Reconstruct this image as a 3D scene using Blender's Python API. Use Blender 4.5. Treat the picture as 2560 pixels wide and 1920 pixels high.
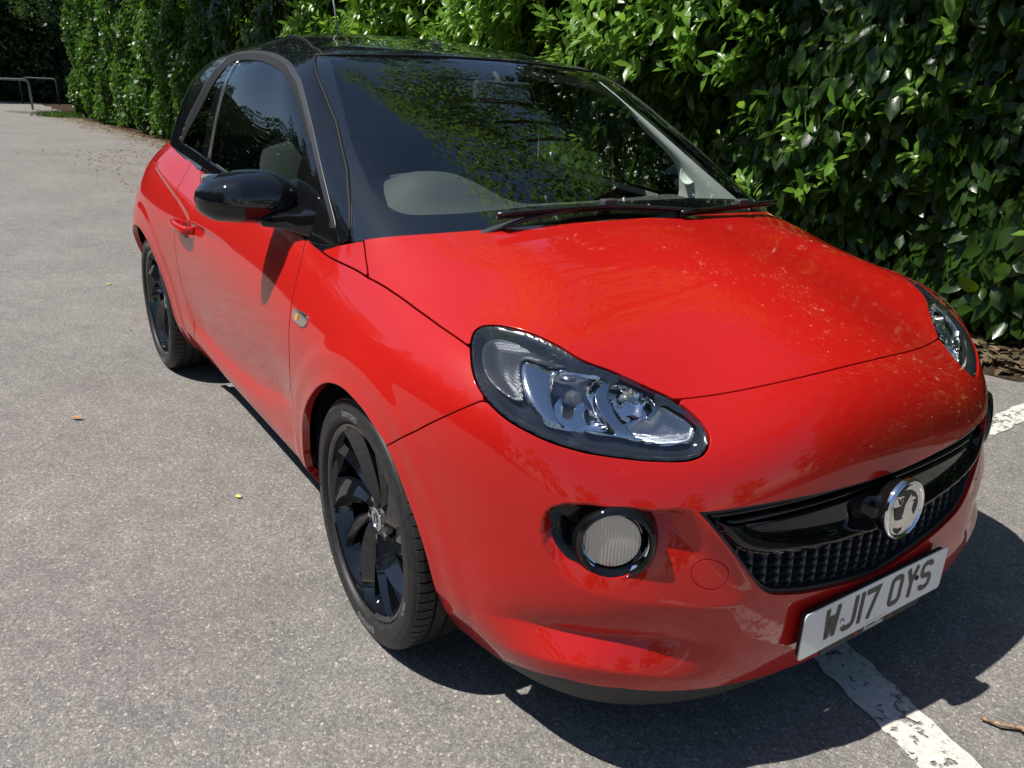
import bpy, math, random
import numpy as np
from mathutils import Matrix, Vector
scene = bpy.context.scene
COL = scene.collection
for _o in list(bpy.data.objects): bpy.data.objects.remove(_o)

# ------------------------------------------------------------------ camera, sky, sun, exposure
CAMP = (1.58194, -1.51426, 1.28847, 2.53904, -0.34943, 0.04333, 2006.71998)     # position, yaw, pitch, roll, focal length in px of a 2560 px wide frame
def make_camera():
    x, y, z, yaw, pit, rol, f = CAMP
    fw = np.array([math.cos(pit)*math.cos(yaw), math.cos(pit)*math.sin(yaw), math.sin(pit)])
    R = np.cross(fw, [0, 0, 1.]); R /= np.linalg.norm(R); U = np.cross(R, fw)
    R2 = math.cos(rol)*R+math.sin(rol)*U; U2 = -math.sin(rol)*R+math.cos(rol)*U
    cd = bpy.data.cameras.new('camera'); o = bpy.data.objects.new('camera', cd); COL.objects.link(o)
    o.matrix_world = Matrix(((R2[0], U2[0], -fw[0], x), (R2[1], U2[1], -fw[1], y), (R2[2], U2[2], -fw[2], z), (0, 0, 0, 1)))
    cd.sensor_width = 36; cd.lens = f/2560*36; cd.clip_start = .02; cd.clip_end = 600
    scene.camera = o
make_camera()
SUNV = Vector((.22, .53, -1)).normalized()      # the way the sunlight travels
world = bpy.data.worlds.new('World'); scene.world = world; world.use_nodes = True
_nt = world.node_tree; _bg = _nt.nodes['Background']
_sky = _nt.nodes.new('ShaderNodeTexSky'); _sky.sky_type = 'NISHITA'; _sky.sun_disc = False
_sky.sun_elevation = math.asin(-SUNV.z); _sky.sun_rotation = math.atan2(-SUNV.x, -SUNV.y)
_sky.air_density = 1.0; _sky.dust_density = .35; _sky.ozone_density = 1.5
_nt.links.new(_sky.outputs[0], _bg.inputs[0]); _bg.inputs[1].default_value = .085
_sl = bpy.data.lights.new('sun', 'SUN'); _sl.energy = 5.0; _sl.angle = math.radians(.53); _sl.color = (1, .955, .88)
_so = bpy.data.objects.new('sun', _sl); COL.objects.link(_so); _so.rotation_euler = SUNV.to_track_quat('-Z', 'Y').to_euler(); _so.location = (-3, -6, 12)
scene.view_settings.view_transform = 'Standard'; scene.view_settings.look = 'None'
scene.view_settings.exposure = 0.27; scene.view_settings.gamma = 1; scene.view_settings.use_curve_mapping = False
scene.cycles.max_bounces = 10; scene.cycles.transparent_max_bounces = 16; scene.cycles.glossy_bounces = 5; scene.cycles.caustics_reflective = False
random.seed(7); RNG = np.random.default_rng(7)

# ------------------------------------------------------------------ library
def mat(name, col, rough=.5, metal=0, coat=0, spec=.5, coatr=.03, **k):
    m = bpy.data.materials.new(name); m.use_nodes = True; b = m.node_tree.nodes['Principled BSDF']
    b.inputs['Base Color'].default_value = (*col, 1); b.inputs['Roughness'].default_value = rough; b.inputs['Metallic'].default_value = metal
    b.inputs['Coat Weight'].default_value = coat; b.inputs['Coat Roughness'].default_value = coatr; b.inputs['Specular IOR Level'].default_value = spec
    return m
def N(m, t, **k):
    n = m.node_tree.nodes.new(t)
    for a, b in k.items(): setattr(n, a, b)
    return n
def L(m, a, b): m.node_tree.links.new(a, b)
def BS(m): return m.node_tree.nodes['Principled BSDF']
def noise(m, scale, detail=2, rough=.5, src=None, dist=0):
    n = N(m, 'ShaderNodeTexNoise'); n.inputs['Scale'].default_value = scale; n.inputs['Detail'].default_value = detail; n.inputs['Roughness'].default_value = rough; n.inputs['Distortion'].default_value = dist
    if src is None:
        tc = N(m, 'ShaderNodeTexCoord'); src = tc.outputs['Object']
    L(m, src, n.inputs['Vector']); return n
def ramp(m, src, stops):
    r = N(m, 'ShaderNodeValToRGB'); e = r.color_ramp.elements
    while len(e) < len(stops): e.new(.5)
    for k, (p, c) in enumerate(stops): e[k].position = p; e[k].color = (*c, 1) if not isinstance(c, (int, float)) else (c, c, c, 1)
    L(m, src, r.inputs[0]); return r
def mixc(m, fac, a, b):
    x = N(m, 'ShaderNodeMix', data_type='RGBA')
    for i, v in ((0, fac), (6, a), (7, b)):
        if hasattr(v, 'is_output'): L(m, v, x.inputs[i])
        else: x.inputs[i].default_value = (*v, 1) if isinstance(v, tuple) else v
    return x.outputs[2]
def bump(m, src, dist, strength=1, nrm=None):
    b = N(m, 'ShaderNodeBump'); b.inputs['Distance'].default_value = dist; b.inputs['Strength'].default_value = strength
    L(m, src, b.inputs['Height'])
    if nrm is not None: L(m, nrm, b.inputs['Normal'])
    return b.outputs[0]
def clearmat(name, tint, ior=1.5, rough=0.0):
    m = bpy.data.materials.new(name); m.use_nodes = True; nt = m.node_tree; nt.nodes.remove(BS(m)); out = nt.nodes['Material Output']
    t = N(m, 'ShaderNodeBsdfTransparent'); t.inputs[0].default_value = (*tint, 1)
    g = N(m, 'ShaderNodeBsdfGlossy'); g.inputs['Roughness'].default_value = rough; g.inputs[0].default_value = (1, 1, 1, 1)
    f = N(m, 'ShaderNodeFresnel'); ge = N(m, 'ShaderNodeNewGeometry'); mp = N(m, 'ShaderNodeMapRange'); L(m, ge.outputs['Backfacing'], mp.inputs[0]); mp.inputs[3].default_value = ior; mp.inputs[4].default_value = 1/ior; L(m, mp.outputs[0], f.inputs[0])
    x = N(m, 'ShaderNodeMixShader'); L(m, f.outputs[0], x.inputs[0]); L(m, t.outputs[0], x.inputs[1]); L(m, g.outputs[0], x.inputs[2]); L(m, x.outputs[0], out.inputs[0])
    return m

def tag(o, label=None, cat=None, group=None, kind=None):
    for k, v in (('label', label), ('category', cat), ('group', group), ('kind', kind)):
        if v: o[k] = v
    return o
def empty(name, loc):
    o = bpy.data.objects.new(name, None); COL.objects.link(o); o.location = loc; o.empty_display_size = .1; return o
def worldm(o):
    return (worldm(o.parent) @ o.matrix_parent_inverse @ o.matrix_basis) if o.parent else o.matrix_basis.copy()
def link(name, me, parent=None):
    o = bpy.data.objects.new(name, me); COL.objects.link(o)
    if parent is not None: o.parent = parent; o.matrix_parent_inverse = worldm(parent).inverted()
    return o
def mesh(name, V, F, mats, parent=None, normals=None, smooth=True, mi=None):
    me = bpy.data.meshes.new(name); me.from_pydata([tuple(map(float, v)) for v in V], [], [tuple(int(i) for i in f) for f in F])
    for m in (mats if isinstance(mats, (list, tuple)) else [mats]): me.materials.append(m)
    if mi is not None: me.polygons.foreach_set('material_index', np.array(mi, dtype=np.int32))
    if smooth: me.shade_smooth()
    if normals is not None:
        n = np.array(normals); n = n/np.maximum(np.linalg.norm(n, axis=1, keepdims=True), 1e-9); me.normals_split_custom_set_from_vertices(n.tolist())
    me.update(); return link(name, me, parent)

class MB:
    """collects simple shapes; build() links them as ONE mesh object"""
    def __init__(s): s.V = []; s.F = []; s.mi = []; s.sm = []
    def add(s, V, F, mi=0, M=None, smooth=True):
        b = len(s.V); V = [Vector(v) for v in V]
        if M is not None: V = [M @ v for v in V]
        s.V += [tuple(v) for v in V]; s.F += [tuple(b+i for i in f) for f in F]; s.mi += [mi]*len(F); s.sm += [smooth]*len(F); return s
    def box(s, c, d, mi=0, M=None):
        x, y, z = [q/2 for q in d]; cx, cy, cz = c
        V = [(cx+a*x, cy+b*y, cz+e*z) for a in (-1, 1) for b in (-1, 1) for e in (-1, 1)]
        return s.add(V, [(0, 1, 3, 2), (4, 6, 7, 5), (0, 4, 5, 1), (2, 3, 7, 6), (0, 2, 6, 4), (1, 5, 7, 3)], mi, M, False)
    def tube(s, pts, r, n=12, mi=0, M=None, closed=False, caps=True, squash=None):
        pts = [Vector(p) for p in pts]; K = len(pts); r = r if isinstance(r, (list, tuple)) else [r]*K
        V = []; F = []; up = Vector((0, 0, 1)); last = None
        for i, p in enumerate(pts):
            if closed: t = (pts[(i+1) % K]-pts[i-1])
            else: t = pts[min(i+1, K-1)]-pts[max(i-1, 0)]
            t.normalize()
            if last is None: a = t.cross(up) if abs(t.dot(up)) < .95 else t.cross(Vector((1, 0, 0)))
            else: a = last-t*last.dot(t)
            a.normalize(); b = t.cross(a); last = a
            for k in range(n):
                w = 2*math.pi*k/n; ca, sb = math.cos(w), math.sin(w)
                if squash: ca *= squash[0]; sb *= squash[1]
                V.append(p+(a*ca+b*sb)*r[i])
        rng = K if closed else K-1
        for i in range(rng):
            for k in range(n):
                j = (i+1) % K; F.append((i*n+k, i*n+(k+1) % n, j*n+(k+1) % n, j*n+k))
        if caps and not closed:
            F.append(tuple(range(n-1, -1, -1))); F.append(tuple((K-1)*n+k for k in range(n)))
        return s.add(V, F, mi, M)
    def lathe(s, prof, n=48, mi=0, M=None, cap=False, arc=(0, 2*math.pi), smooth=True):
        """prof = [(r, h)], axis +Z"""
        full = abs(arc[1]-arc[0]-2*math.pi) < 1e-6; V = []; F = []; m = n if full else n+1; K = len(prof)
        for k in range(m):
            w = arc[0]+(arc[1]-arc[0])*k/n
            for r, h in prof: V.append((r*math.cos(w), r*math.sin(w), h))
        for k in range(n):
            k2 = (k+1) % m
            for i in range(K-1): F.append((k*K+i, k2*K+i, k2*K+i+1, k*K+i+1))
        if cap: F.append(tuple(k*K+K-1 for k in range(m)))
        return s.add(V, F, mi, M, smooth)
    def prism(s, poly, h0, h1, mi=0, M=None, smooth=False):
        n = len(poly); V = [(x, y, h0) for x, y in poly]+[(x, y, h1) for x, y in poly]
        F = [tuple(range(n-1, -1, -1)), tuple(range(n, 2*n))]+[(i, (i+1) % n, n+(i+1) % n, n+i) for i in range(n)]
        return s.add(V, F, mi, M, smooth)
    def loft(s, rings, mi=0, M=None, caps=True, closed=True):
        n = len(rings[0]); V = [p for r in rings for p in r]; F = []
        for i in range(len(rings)-1):
            for k in range(n if closed else n-1): F.append((i*n+k, i*n+(k+1) % n, (i+1)*n+(k+1) % n, (i+1)*n+k))
        if caps: F.append(tuple(range(n-1, -1, -1))); F.append(tuple((len(rings)-1)*n+k for k in range(n)))
        return s.add(V, F, mi, M)
    def build(s, name, mats, parent=None, auto=None, bevel=0, subd=0):
        me = bpy.data.meshes.new(name); me.from_pydata(s.V, [], s.F)
        for m in (mats if isinstance(mats, (list, tuple)) else [mats]): me.materials.append(m)
        me.polygons.foreach_set('material_index', np.array(s.mi, dtype=np.int32)); me.polygons.foreach_set('use_smooth', np.array(s.sm, dtype=bool))
        me.update(); me.validate()
        if auto: me.set_sharp_from_angle(angle=math.radians(auto))
        o = link(name, me, parent)
        if bevel:
            b = o.modifiers.new('bevel', 'BEVEL'); b.width = bevel; b.segments = 3; b.limit_method = 'ANGLE'; b.angle_limit = math.radians(35); b.harden_normals = False
        if subd:
            b = o.modifiers.new('sub', 'SUBSURF'); b.levels = subd; b.render_levels = subd
        return o
def frame(o, n, up=(0, 0, 1)):
    """matrix with local +Z = n at o"""
    n = Vector(n).normalized(); x = Vector(up).cross(n).normalized(); y = n.cross(x)
    return Matrix(((x.x, y.x, n.x, o[0]), (x.y, y.y, n.y, o[1]), (x.z, y.z, n.z, o[2]), (0, 0, 0, 1)))
def text_mesh(body, size, bold=0, shear=0, extrude=.0005, align='CENTER'):
    cu = bpy.data.curves.new('t', 'FONT'); cu.body = body; cu.size = size; cu.offset = bold; cu.shear = shear; cu.extrude = extrude; cu.align_x = align; cu.align_y = 'CENTER'
    o = bpy.data.objects.new('t', cu); COL.objects.link(o); bpy.context.view_layer.update()
    me = bpy.data.meshes.new_from_object(o); V = [tuple(v.co) for v in me.vertices]; F = [tuple(p.vertices) for p in me.polygons]
    bpy.data.objects.remove(o); bpy.data.curves.remove(cu); bpy.data.meshes.remove(me); return V, F

# ---- traced outlines -> distance fields
def catmull(P, n=8, closed=False):
    P = np.array(P, float); K = len(P); out = []
    for i in range(K if closed else K-1):
        p0 = P[(i-1) % K] if (closed or i) else 2*P[0]-P[1]; p1 = P[i]; p2 = P[(i+1) % K]; p3 = P[(i+2) % K] if (closed or i < K-2) else 2*P[-1]-P[-2]
        for t in np.arange(n)/n: out.append(.5*((2*p1)+(-p0+p2)*t+(2*p0-5*p1+4*p2-p3)*t*t+(-p0+3*p1-3*p2+p3)*t**3))
    if not closed: out.append(P[-1])
    return np.array(out)
def dens(Q, h=.008):
    Q = np.asarray(Q, float); out = [Q[:1]]
    for a, b in zip(Q[:-1], Q[1:]):
        k = max(1, int(np.ceil(np.linalg.norm(b-a)/h))); out.append(a+(b-a)*(np.arange(1, k+1)/k)[:, None])
    return np.vstack(out)
def inpoly(x, y, poly):
    c = np.zeros(len(x), bool); px, py = poly[:, 0], poly[:, 1]; j = len(poly)-1
    for i in range(len(poly)):
        if py[i] != py[j]:
            k = ((py[i] > y) != (py[j] > y)) & (x < (px[j]-px[i])*(y-py[i])/(py[j]-py[i])+px[i]); c ^= k
        j = i
    return c
def dist3(P, Q):
    """distance of points P (n,3) to polyline Q (k,3)"""
    d = np.full(len(P), 1e9)
    for a, b in zip(Q[:-1], Q[1:]):
        ab = b-a; t = np.clip(((P-a) @ ab)/max(ab @ ab, 1e-12), 0, 1); d = np.minimum(d, ((P-a-t[:, None]*ab)**2).sum(1))
    return np.sqrt(d)
def sstep(a, b, x):
    t = np.clip((x-a)/(b-a), 0, 1); return t*t*(3-2*t)
class Sheet:
    def __init__(s, S, us, vs, disp=None):
        s.S = S; s.nu, s.nv = len(us), len(vs); s.us, s.vs = us, vs
        P = S.grid(us, vs); Nn = s.norm(P)
        s.U, s.W = [a.ravel() for a in np.meshgrid(us, vs, indexing='ij')]; s.P0 = P.reshape(-1, 3); s.N0 = Nn.reshape(-1, 3)
        s.P = s.P0; s.N = s.N0
        if disp is not None:
            h = disp(s); P2 = s.P0+s.N0*h[:, None]; s.P = P2; s.N = s.norm(P2.reshape(s.nu, s.nv, 3)).reshape(-1, 3)
    def norm(s, P):
        n = np.cross(np.gradient(P, axis=0), np.gradient(P, axis=1)); return n/np.maximum(np.linalg.norm(n, axis=2, keepdims=True), 1e-12)
    def dist(s, curve, closed=False, maxd=.25):
        """distance to a curve given in (u,v)"""
        Q = np.array(curve); 
        if closed: Q = np.vstack([Q, Q[:1]])
        Q = dens(Q, .012); Q3 = s.S.pts(np.clip(Q[:, 0], 0, s.S.U), np.clip(Q[:, 1], 0, s.S.V)); d = np.full(len(s.P0), maxd)
        lo, hi = Q3.min(0)-maxd, Q3.max(0)+maxd; m = ((s.P0 > lo) & (s.P0 < hi)).all(1); d[m] = np.minimum(maxd, dist3(s.P0[m], Q3)); return d
    def poly(s, curve, border=None, maxd=.25):
        """signed distance, + inside; border = the part of the outline that carries the distance (default all)"""
        ins = inpoly(s.U, s.W, np.array(curve)); d = s.dist(curve if border is None else border, border is None, maxd)
        return np.where(ins, d, -d)
def cut(sh, s, off=0.0, P=None):
    """keep the part of a sheet where field s > 0 -> V, N, F"""
    if P is None: P = sh.P-sh.N*np.asarray(off).reshape(-1, 1) if np.ndim(off) or off else sh.P
    Nn = sh.N; nv = sh.nv
    pos = (s > 0); i, j = np.meshgrid(np.arange(sh.nu-1), np.arange(nv-1), indexing='ij'); a = (i*nv+j).ravel(); Q = np.stack([a, a+nv, a+nv+1, a+1], 1)
    cnt = pos[Q].sum(1); F = [tuple(q) for q in Q[cnt == 4]]; newP = []; newN = []; cache = {}; base = len(P)
    for q in Q[(cnt > 0) & (cnt < 4)]:
        f = []
        for k in range(4):
            x, y = int(q[k]), int(q[(k+1) % 4])
            if pos[x]: f.append(x)
            if pos[x] != pos[y]:
                key = (x, y) if x < y else (y, x)
                if key not in cache:
                    t = s[key[0]]/(s[key[0]]-s[key[1]]); cache[key] = base+len(newP)
                    newP.append(P[key[0]]*(1-t)+P[key[1]]*t); newN.append(Nn[key[0]]*(1-t)+Nn[key[1]]*t)
                f.append(cache[key])
        if len(f) >= 3: F.append(tuple(f))
    V = np.vstack([P, np.array(newP).reshape(-1, 3)]); NN = np.vstack([Nn, np.array(newN).reshape(-1, 3)])
    used = np.unique(np.concatenate([np.array(f) for f in F])) if F else np.array([], int); mp = np.full(len(V), -1); mp[used] = np.arange(len(used))
    return V[used], NN[used], [tuple(int(k) for k in mp[list(f)]) for f in F]
def mirror(V, Nn, F):
    return V*[1, -1, 1], Nn*[1, -1, 1], [tuple(reversed(f)) for f in F]
def weld(V, Nn, F):
    """near half + mirrored half, joined along y = 0"""
    V2, N2, F2 = mirror(V, Nn, F); n = len(V); mp = np.arange(n)+n; c = np.abs(V[:, 1]) < 2e-5; mp[c] = np.nonzero(c)[0]
    VV = np.vstack([V, V2]); NN = np.vstack([Nn, N2]); NN[:n][c] += N2[c]; FF = F+[tuple(int(mp[k]) for k in f) for f in F2]
    used = np.unique(np.concatenate([np.array(f) for f in FF])); m = np.full(len(VV), -1); m[used] = np.arange(len(used))
    return VV[used], NN[used], [tuple(int(m[k]) for k in f) for f in FF]
def rim(V, Nn, F, r=.0014, depth=.012):
    """rolled edge: a small quarter round, then a lip going inwards"""
    if not F: return V, Nn, F
    E = {}
    for f in F:
        for k in range(len(f)):
            a, b = f[k], f[(k+1) % len(f)]; E[(a, b)] = E.get((a, b), 0)+1
    B = [e for e in E if (e[1], e[0]) not in E]
    T = {}
    for a, b in B:
        t = np.cross(V[b]-V[a], Nn[a]+Nn[b]); l = np.linalg.norm(t)
        if l > 1e-12:
            for k in (a, b): T[k] = T.get(k, 0)+t/l
    ks = [k for k in T if np.linalg.norm(T[k]) > 1e-9]; base = len(V); idx = {k: i for i, k in enumerate(ks)}; n = len(ks)
    t = np.array([T[k] for k in ks]); t /= np.linalg.norm(t, axis=1, keepdims=True); nn = Nn[ks]/np.linalg.norm(Nn[ks], axis=1, keepdims=True); p = V[ks]
    t = t-nn*(t*nn).sum(1, keepdims=True); t /= np.maximum(np.linalg.norm(t, axis=1, keepdims=True), 1e-9)
    r1 = p+t*r*.7-nn*r*.3; r2 = p+t*r-nn*r; r3 = r2-nn*depth
    VV = np.vstack([V, r1, r2, r3]); NN = np.vstack([Nn, nn+t, t, t]); FF = list(F)
    for a, b in B:
        if a in idx and b in idx:
            i, j = idx[a], idx[b]; A = [a, base+i, base+n+i, base+2*n+i]; Bq = [b, base+j, base+n+j, base+2*n+j]
            for k in range(3): FF.append((Bq[k], A[k], A[k+1], Bq[k+1]))
    return VV, NN, FF
def panel(name, sh, s, m, parent, side='near', r=.0014, depth=.012, off=0.0):
    """side: near, far or both (one mesh across the centre line)"""
    V, Nn, F = cut(sh, s, off)
    if side == 'both': V, Nn, F = weld(V, Nn, F)
    if depth: V, Nn, F = rim(V, Nn, F, r, depth)
    if side == 'far': V, Nn, F = mirror(V, Nn, F)
    return mesh(name, V, F, m, parent, normals=Nn)

# ------------------------------------------------------------------ setting
def fast(name, V, faces, m, parent=None, smooth=True, mi=None):
    """V (n,3); faces = list of (k,q) int arrays"""
    me = bpy.data.meshes.new(name); me.vertices.add(len(V)); me.vertices.foreach_set('co', np.asarray(V, np.float32).ravel())
    loops = np.concatenate([f.ravel() for f in faces]); tot = np.concatenate([np.full(len(f), f.shape[1]) for f in faces]); st = np.r_[0, np.cumsum(tot)[:-1]]
    me.loops.add(len(loops)); me.loops.foreach_set('vertex_index', loops.astype(np.int32)); me.polygons.add(len(tot)); me.polygons.foreach_set('loop_start', st.astype(np.int32)); me.polygons.foreach_set('loop_total', tot.astype(np.int32))
    me.polygons.foreach_set('use_smooth', np.full(len(tot), smooth)); me.update(calc_edges=True)
    for k in (m if isinstance(m, list) else [m]): me.materials.append(k)
    if mi is not None: me.polygons.foreach_set('material_index', np.asarray(mi, np.int32))
    return link(name, me, parent)
def unit(a): return a/np.maximum(np.linalg.norm(a, axis=-1, keepdims=True), 1e-9)
def leaves(pos, axis, nrm, length, width, fine=True, curl=.22, fold=.34):
    """pos,axis,nrm (n,3) length,width (n,)"""
    a = unit(axis); n = unit(nrm-a*(nrm*a).sum(1, keepdims=True)); s = np.cross(a, n); Ln = length[:, None]; W = width[:, None]/2; k = len(pos)
    def P(t, w, h): return pos+a*Ln*t+s*W*w+n*(Ln*h)
    if fine:
        c = curl*RNG.uniform(.2, 1.6, (k, 1)); f = fold*.5*W/Ln
        pts = [P(0, 0, 0), P(.30, -.80, f*1.2-c*.09), P(.30, 0, -c*.09), P(.30, .80, f*1.2-c*.09), P(.66, -.98, f*1.2-c*.46), P(.66, 0, -c*.46), P(.66, .98, f*1.2-c*.46), P(1.0, 0, -c)]
        V = np.stack(pts, 1).reshape(-1, 3); b = (np.arange(k)*8)[:, None]
        return V, [b+np.array([[0, 2, 1]]), b+np.array([[0, 3, 2]]), b+np.array([[4, 5, 7]]), b+np.array([[5, 6, 7]])], [b+np.array([[1, 2, 5, 4]]), b+np.array([[2, 3, 6, 5]])]
    pts = [P(0, 0, 0), P(.5, -1, .04), P(1, 0, -.05), P(.5, 1, .04)]; V = np.stack(pts, 1).reshape(-1, 3); b = (np.arange(k)*4)[:, None]
    return V, [], [b+np.array([[0, 3, 2, 1]])]
def leafmat(name, cols, rough=.3, trans=.25, tcol=(.14, .30, .03), vein=True):
    m = mat(name, cols[0], rough, spec=.34); b = BS(m); g_ = N(m, 'ShaderNodeNewGeometry'); r = ramp(m, g_.outputs['Random Per Island'], [(i/(len(cols)-1), c) for i, c in enumerate(cols)])
    n = noise(m, 14, 3); mx = mixc(m, n.outputs[0], r.outputs[0], (cols[0][0]*.7, cols[0][1]*.8, cols[0][2]*.7)); L(m, mx, b.inputs['Base Color'])
    n2 = noise(m, 90, 2); L(m, bump(m, n2.outputs[0], .002, .3), b.inputs['Normal'])
    t = N(m, 'ShaderNodeBsdfTranslucent'); t.inputs[0].default_value = (*tcol, 1); x = N(m, 'ShaderNodeMixShader'); x.inputs[0].default_value = trans
    out = m.node_tree.nodes['Material Output']; L(m, b.outputs[0], x.inputs[1]); L(m, t.outputs[0], x.inputs[2]); L(m, x.outputs[0], out.inputs[0]); return m

# asphalt ------------------------------------------------------------
ASP = mat('asphalt', (.17, .165, .16), .82, spec=.35); _b = BS(ASP); _tc = N(ASP, 'ShaderNodeTexCoord')
_v = N(ASP, 'ShaderNodeTexVoronoi'); _v.inputs['Scale'].default_value = 170; _dn = noise(ASP, 45, 2); _dv = N(ASP, 'ShaderNodeVectorMath', operation='MULTIPLY_ADD'); L(ASP, _dn.outputs['Color'], _dv.inputs[0]); _dv.inputs[1].default_value = (.012, .012, .012); L(ASP, _tc.outputs['Object'], _dv.inputs[2]); L(ASP, _dv.outputs[0], _v.inputs['Vector'])
_v2 = N(ASP, 'ShaderNodeTexVoronoi', feature='DISTANCE_TO_EDGE'); _v2.inputs['Scale'].default_value = 170; L(ASP, _dv.outputs[0], _v2.inputs['Vector'])
_sep = N(ASP, 'ShaderNodeSeparateColor'); L(ASP, _v.outputs['Color'], _sep.inputs[0])
_r = ramp(ASP, _sep.outputs[0], [(0, (.185, .176, .168)), (.30, (.248, .237, .226)), (.65, (.290, .278, .264)), (.93, (.34, .327, .31)), (1, (.50, .48, .44))])
_e = ramp(ASP, _v2.outputs['Distance'], [(0, .62), (.22, 1)]); _n1 = noise(ASP, 1.1, 4, .6); _n2 = noise(ASP, 9, 4, .6)
_l = ramp(ASP, _n1.outputs[0], [(.3, (.88, .86, .85)), (.7, (1.10, 1.09, 1.07))]); _l2 = ramp(ASP, _n2.outputs[0], [(.3, (.88, .88, .89)), (.7, (1.10, 1.09, 1.08))])
def mul(m, a, c_):
    x = N(m, 'ShaderNodeMix', data_type='RGBA', blend_type='MULTIPLY'); x.inputs[0].default_value = 1; L(m, a, x.inputs[6]); L(m, c_, x.inputs[7]); return x.outputs[2]
L(ASP, mul(ASP, mul(ASP, mul(ASP, _r.outputs[0], _e.outputs[0]), _l.outputs[0]), _l2.outputs[0]), _b.inputs['Base Color'])
_n3 = noise(ASP, 330, 2); _ad = N(ASP, 'ShaderNodeMath', operation='MULTIPLY_ADD'); L(ASP, _e.outputs[0], _ad.inputs[0]); _ad.inputs[1].default_value = .6; L(ASP, _sep.outputs[1], _ad.inputs[2])
L(ASP, bump(ASP, _ad.outputs[0], .0022, .8, bump(ASP, _n3.outputs[0], .0016, .7)), _b.inputs['Normal'])
mb = MB(); mb.add([(-300, -300, 0), (300, -300, 0), (300, 300, 0), (-300, 300, 0)], [(0, 1, 2, 3)]); tag(mb.build('car_park_asphalt', ASP), kind='structure')
# verge --------------------------------------------------------------
def facey(x): return np.interp(x, [-30, -27, -20, -10, -4, 0, 4, 12], [1.9, 1.75, 2.15, 2.48, 2.88, 3.28, 3.55, 3.9])
def vergey(x): return np.interp(x, [-30, -27, -20, -10, -4, 0, 4, 12], [1.8, 1.68, 2.05, 2.30, 2.58, 2.88, 3.15, 3.4])
SOIL = mat('soil', (.06, .042, .028), .95, spec=.1); _n = noise(SOIL, 30, 5, .7); _r = ramp(SOIL, _n.outputs[0], [(.3, (.022, .015, .010)), (.55, (.060, .042, .028)), (.75, (.14, .10, .06))]); L(SOIL, _r.outputs[0], BS(SOIL).inputs['Base Color']); L(SOIL, bump(SOIL, _n.outputs[0], .03, .8), BS(SOIL).inputs['Normal'])
xs = np.linspace(-46, 14, 500); ye = vergey(xs)+.07*np.sin(xs*2.1)+.05*np.sin(xs*5.3+1)+.03*RNG.standard_normal(500); V = np.r_[np.c_[xs, ye, np.full(500, .004)], np.c_[xs, ye+.25, np.full(500, .02)], np.c_[xs, np.full(500, 9.), np.full(500, .02)]]
i_ = np.arange(499)[:, None]; tag(fast('verge_soil', V, [np.vstack([i_+[[0, 1, 501, 500]], i_+[[500, 501, 1001, 1000]]])], SOIL), kind='structure')
# painted bay lines ----------------------------------------------------
PNT = mat('worn_white_paint', (.66, .65, .60), .7); _n = noise(PNT, 26, 6, .72); _nb = noise(PNT, 3.0, 2); _rb = ramp(PNT, _nb.outputs[0], [(.35, .0), (.65, .12)]); _ad = N(PNT, 'ShaderNodeMath', operation='ADD'); L(PNT, _n.outputs[0], _ad.inputs[0]); L(PNT, _rb.outputs[0], _ad.inputs[1])
_r = ramp(PNT, _ad.outputs[0], [(.595, 1), (.64, 0)]); _c = noise(PNT, 60, 4, .7); _rc = ramp(PNT, _c.outputs[0], [(.3, (.50, .485, .44)), (.7, (.72, .71, .66))]); L(PNT, _rc.outputs[0], BS(PNT).inputs['Base Color']); L(PNT, bump(PNT, _c.outputs[0], .002, .7), BS(PNT).inputs['Normal'])
_t = N(PNT, 'ShaderNodeBsdfTransparent'); _x = N(PNT, 'ShaderNodeMixShader'); L(PNT, _r.outputs[0], _x.inputs[0]); L(PNT, _t.outputs[0], _x.inputs[1]); L(PNT, BS(PNT).outputs[0], _x.inputs[2]); L(PNT, _x.outputs[0], PNT.node_tree.nodes['Material Output'].inputs[0])
def line(name, a, b, w, label):
    a, b = Vector(a), Vector(b); d = (b-a).normalized(); p = Vector((-d.y, d.x))*w/2; K = 120; V = []
    for k in range(K+1):
        q = a.lerp(b, k/K); j = .004*math.sin(k*1.7)+.003*random.uniform(-1, 1); V += [(q+p*(1+j/w*2)).to_3d()+Vector((0, 0, .004)), (q-p*(1+j/w*2)).to_3d()+Vector((0, 0, .004))]
    m = MB(); m.add(V, [(2*k, 2*k+1, 2*k+3, 2*k+2) for k in range(K)]); return tag(m.build(name, PNT), kind='structure')
line('bay_line', (.02, .305), (3.2, -.615), .130, '')
line('cross_line', (.215, .20), (-.12, 5.2), .105, '')
# leaf litter ----------------------------------------------------------
def litter(name, n, xr, yf, size, cols, label, zr=.02, flat=.35, thin=1):
    x = RNG.uniform(*xr, n); y = yf(x, n); z = RNG.uniform(.006, zr, n); pos = np.c_[x, y, z]; an = RNG.uniform(0, 2*np.pi, n); ax = np.c_[np.cos(an), np.sin(an), RNG.normal(0, .16, n)]; nr = np.c_[RNG.normal(0, flat, n), RNG.normal(0, flat, n), np.ones(n)]
    L_ = size*RNG.uniform(.45, 1.25, n); V, T, Q = leaves(pos, ax, nr, L_, L_*RNG.uniform(.28, .5, n), True, .22, .5); V[:, 2] = np.maximum(V[:, 2], .005)
    m = leafmat(name+'_colour', cols, .65, .05, (.2, .12, .04)); return fast(name, V, [np.vstack(T), np.vstack(Q)], m)
BRN = [(.07, .045, .025), (.16, .10, .055), (.30, .21, .12), (.10, .09, .05), (.38, .29, .18), (.08, .11, .05), (.20, .13, .07)]
o = litter('leaf_litter', 14000, (-6, 4.5), lambda x, n: vergey(x)+.02+np.abs(RNG.normal(0, .50, n)), .085, BRN, '', .06); tag(o, 'brown fallen leaves lying under the laurel hedge', 'leaf litter', kind='stuff')
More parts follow.
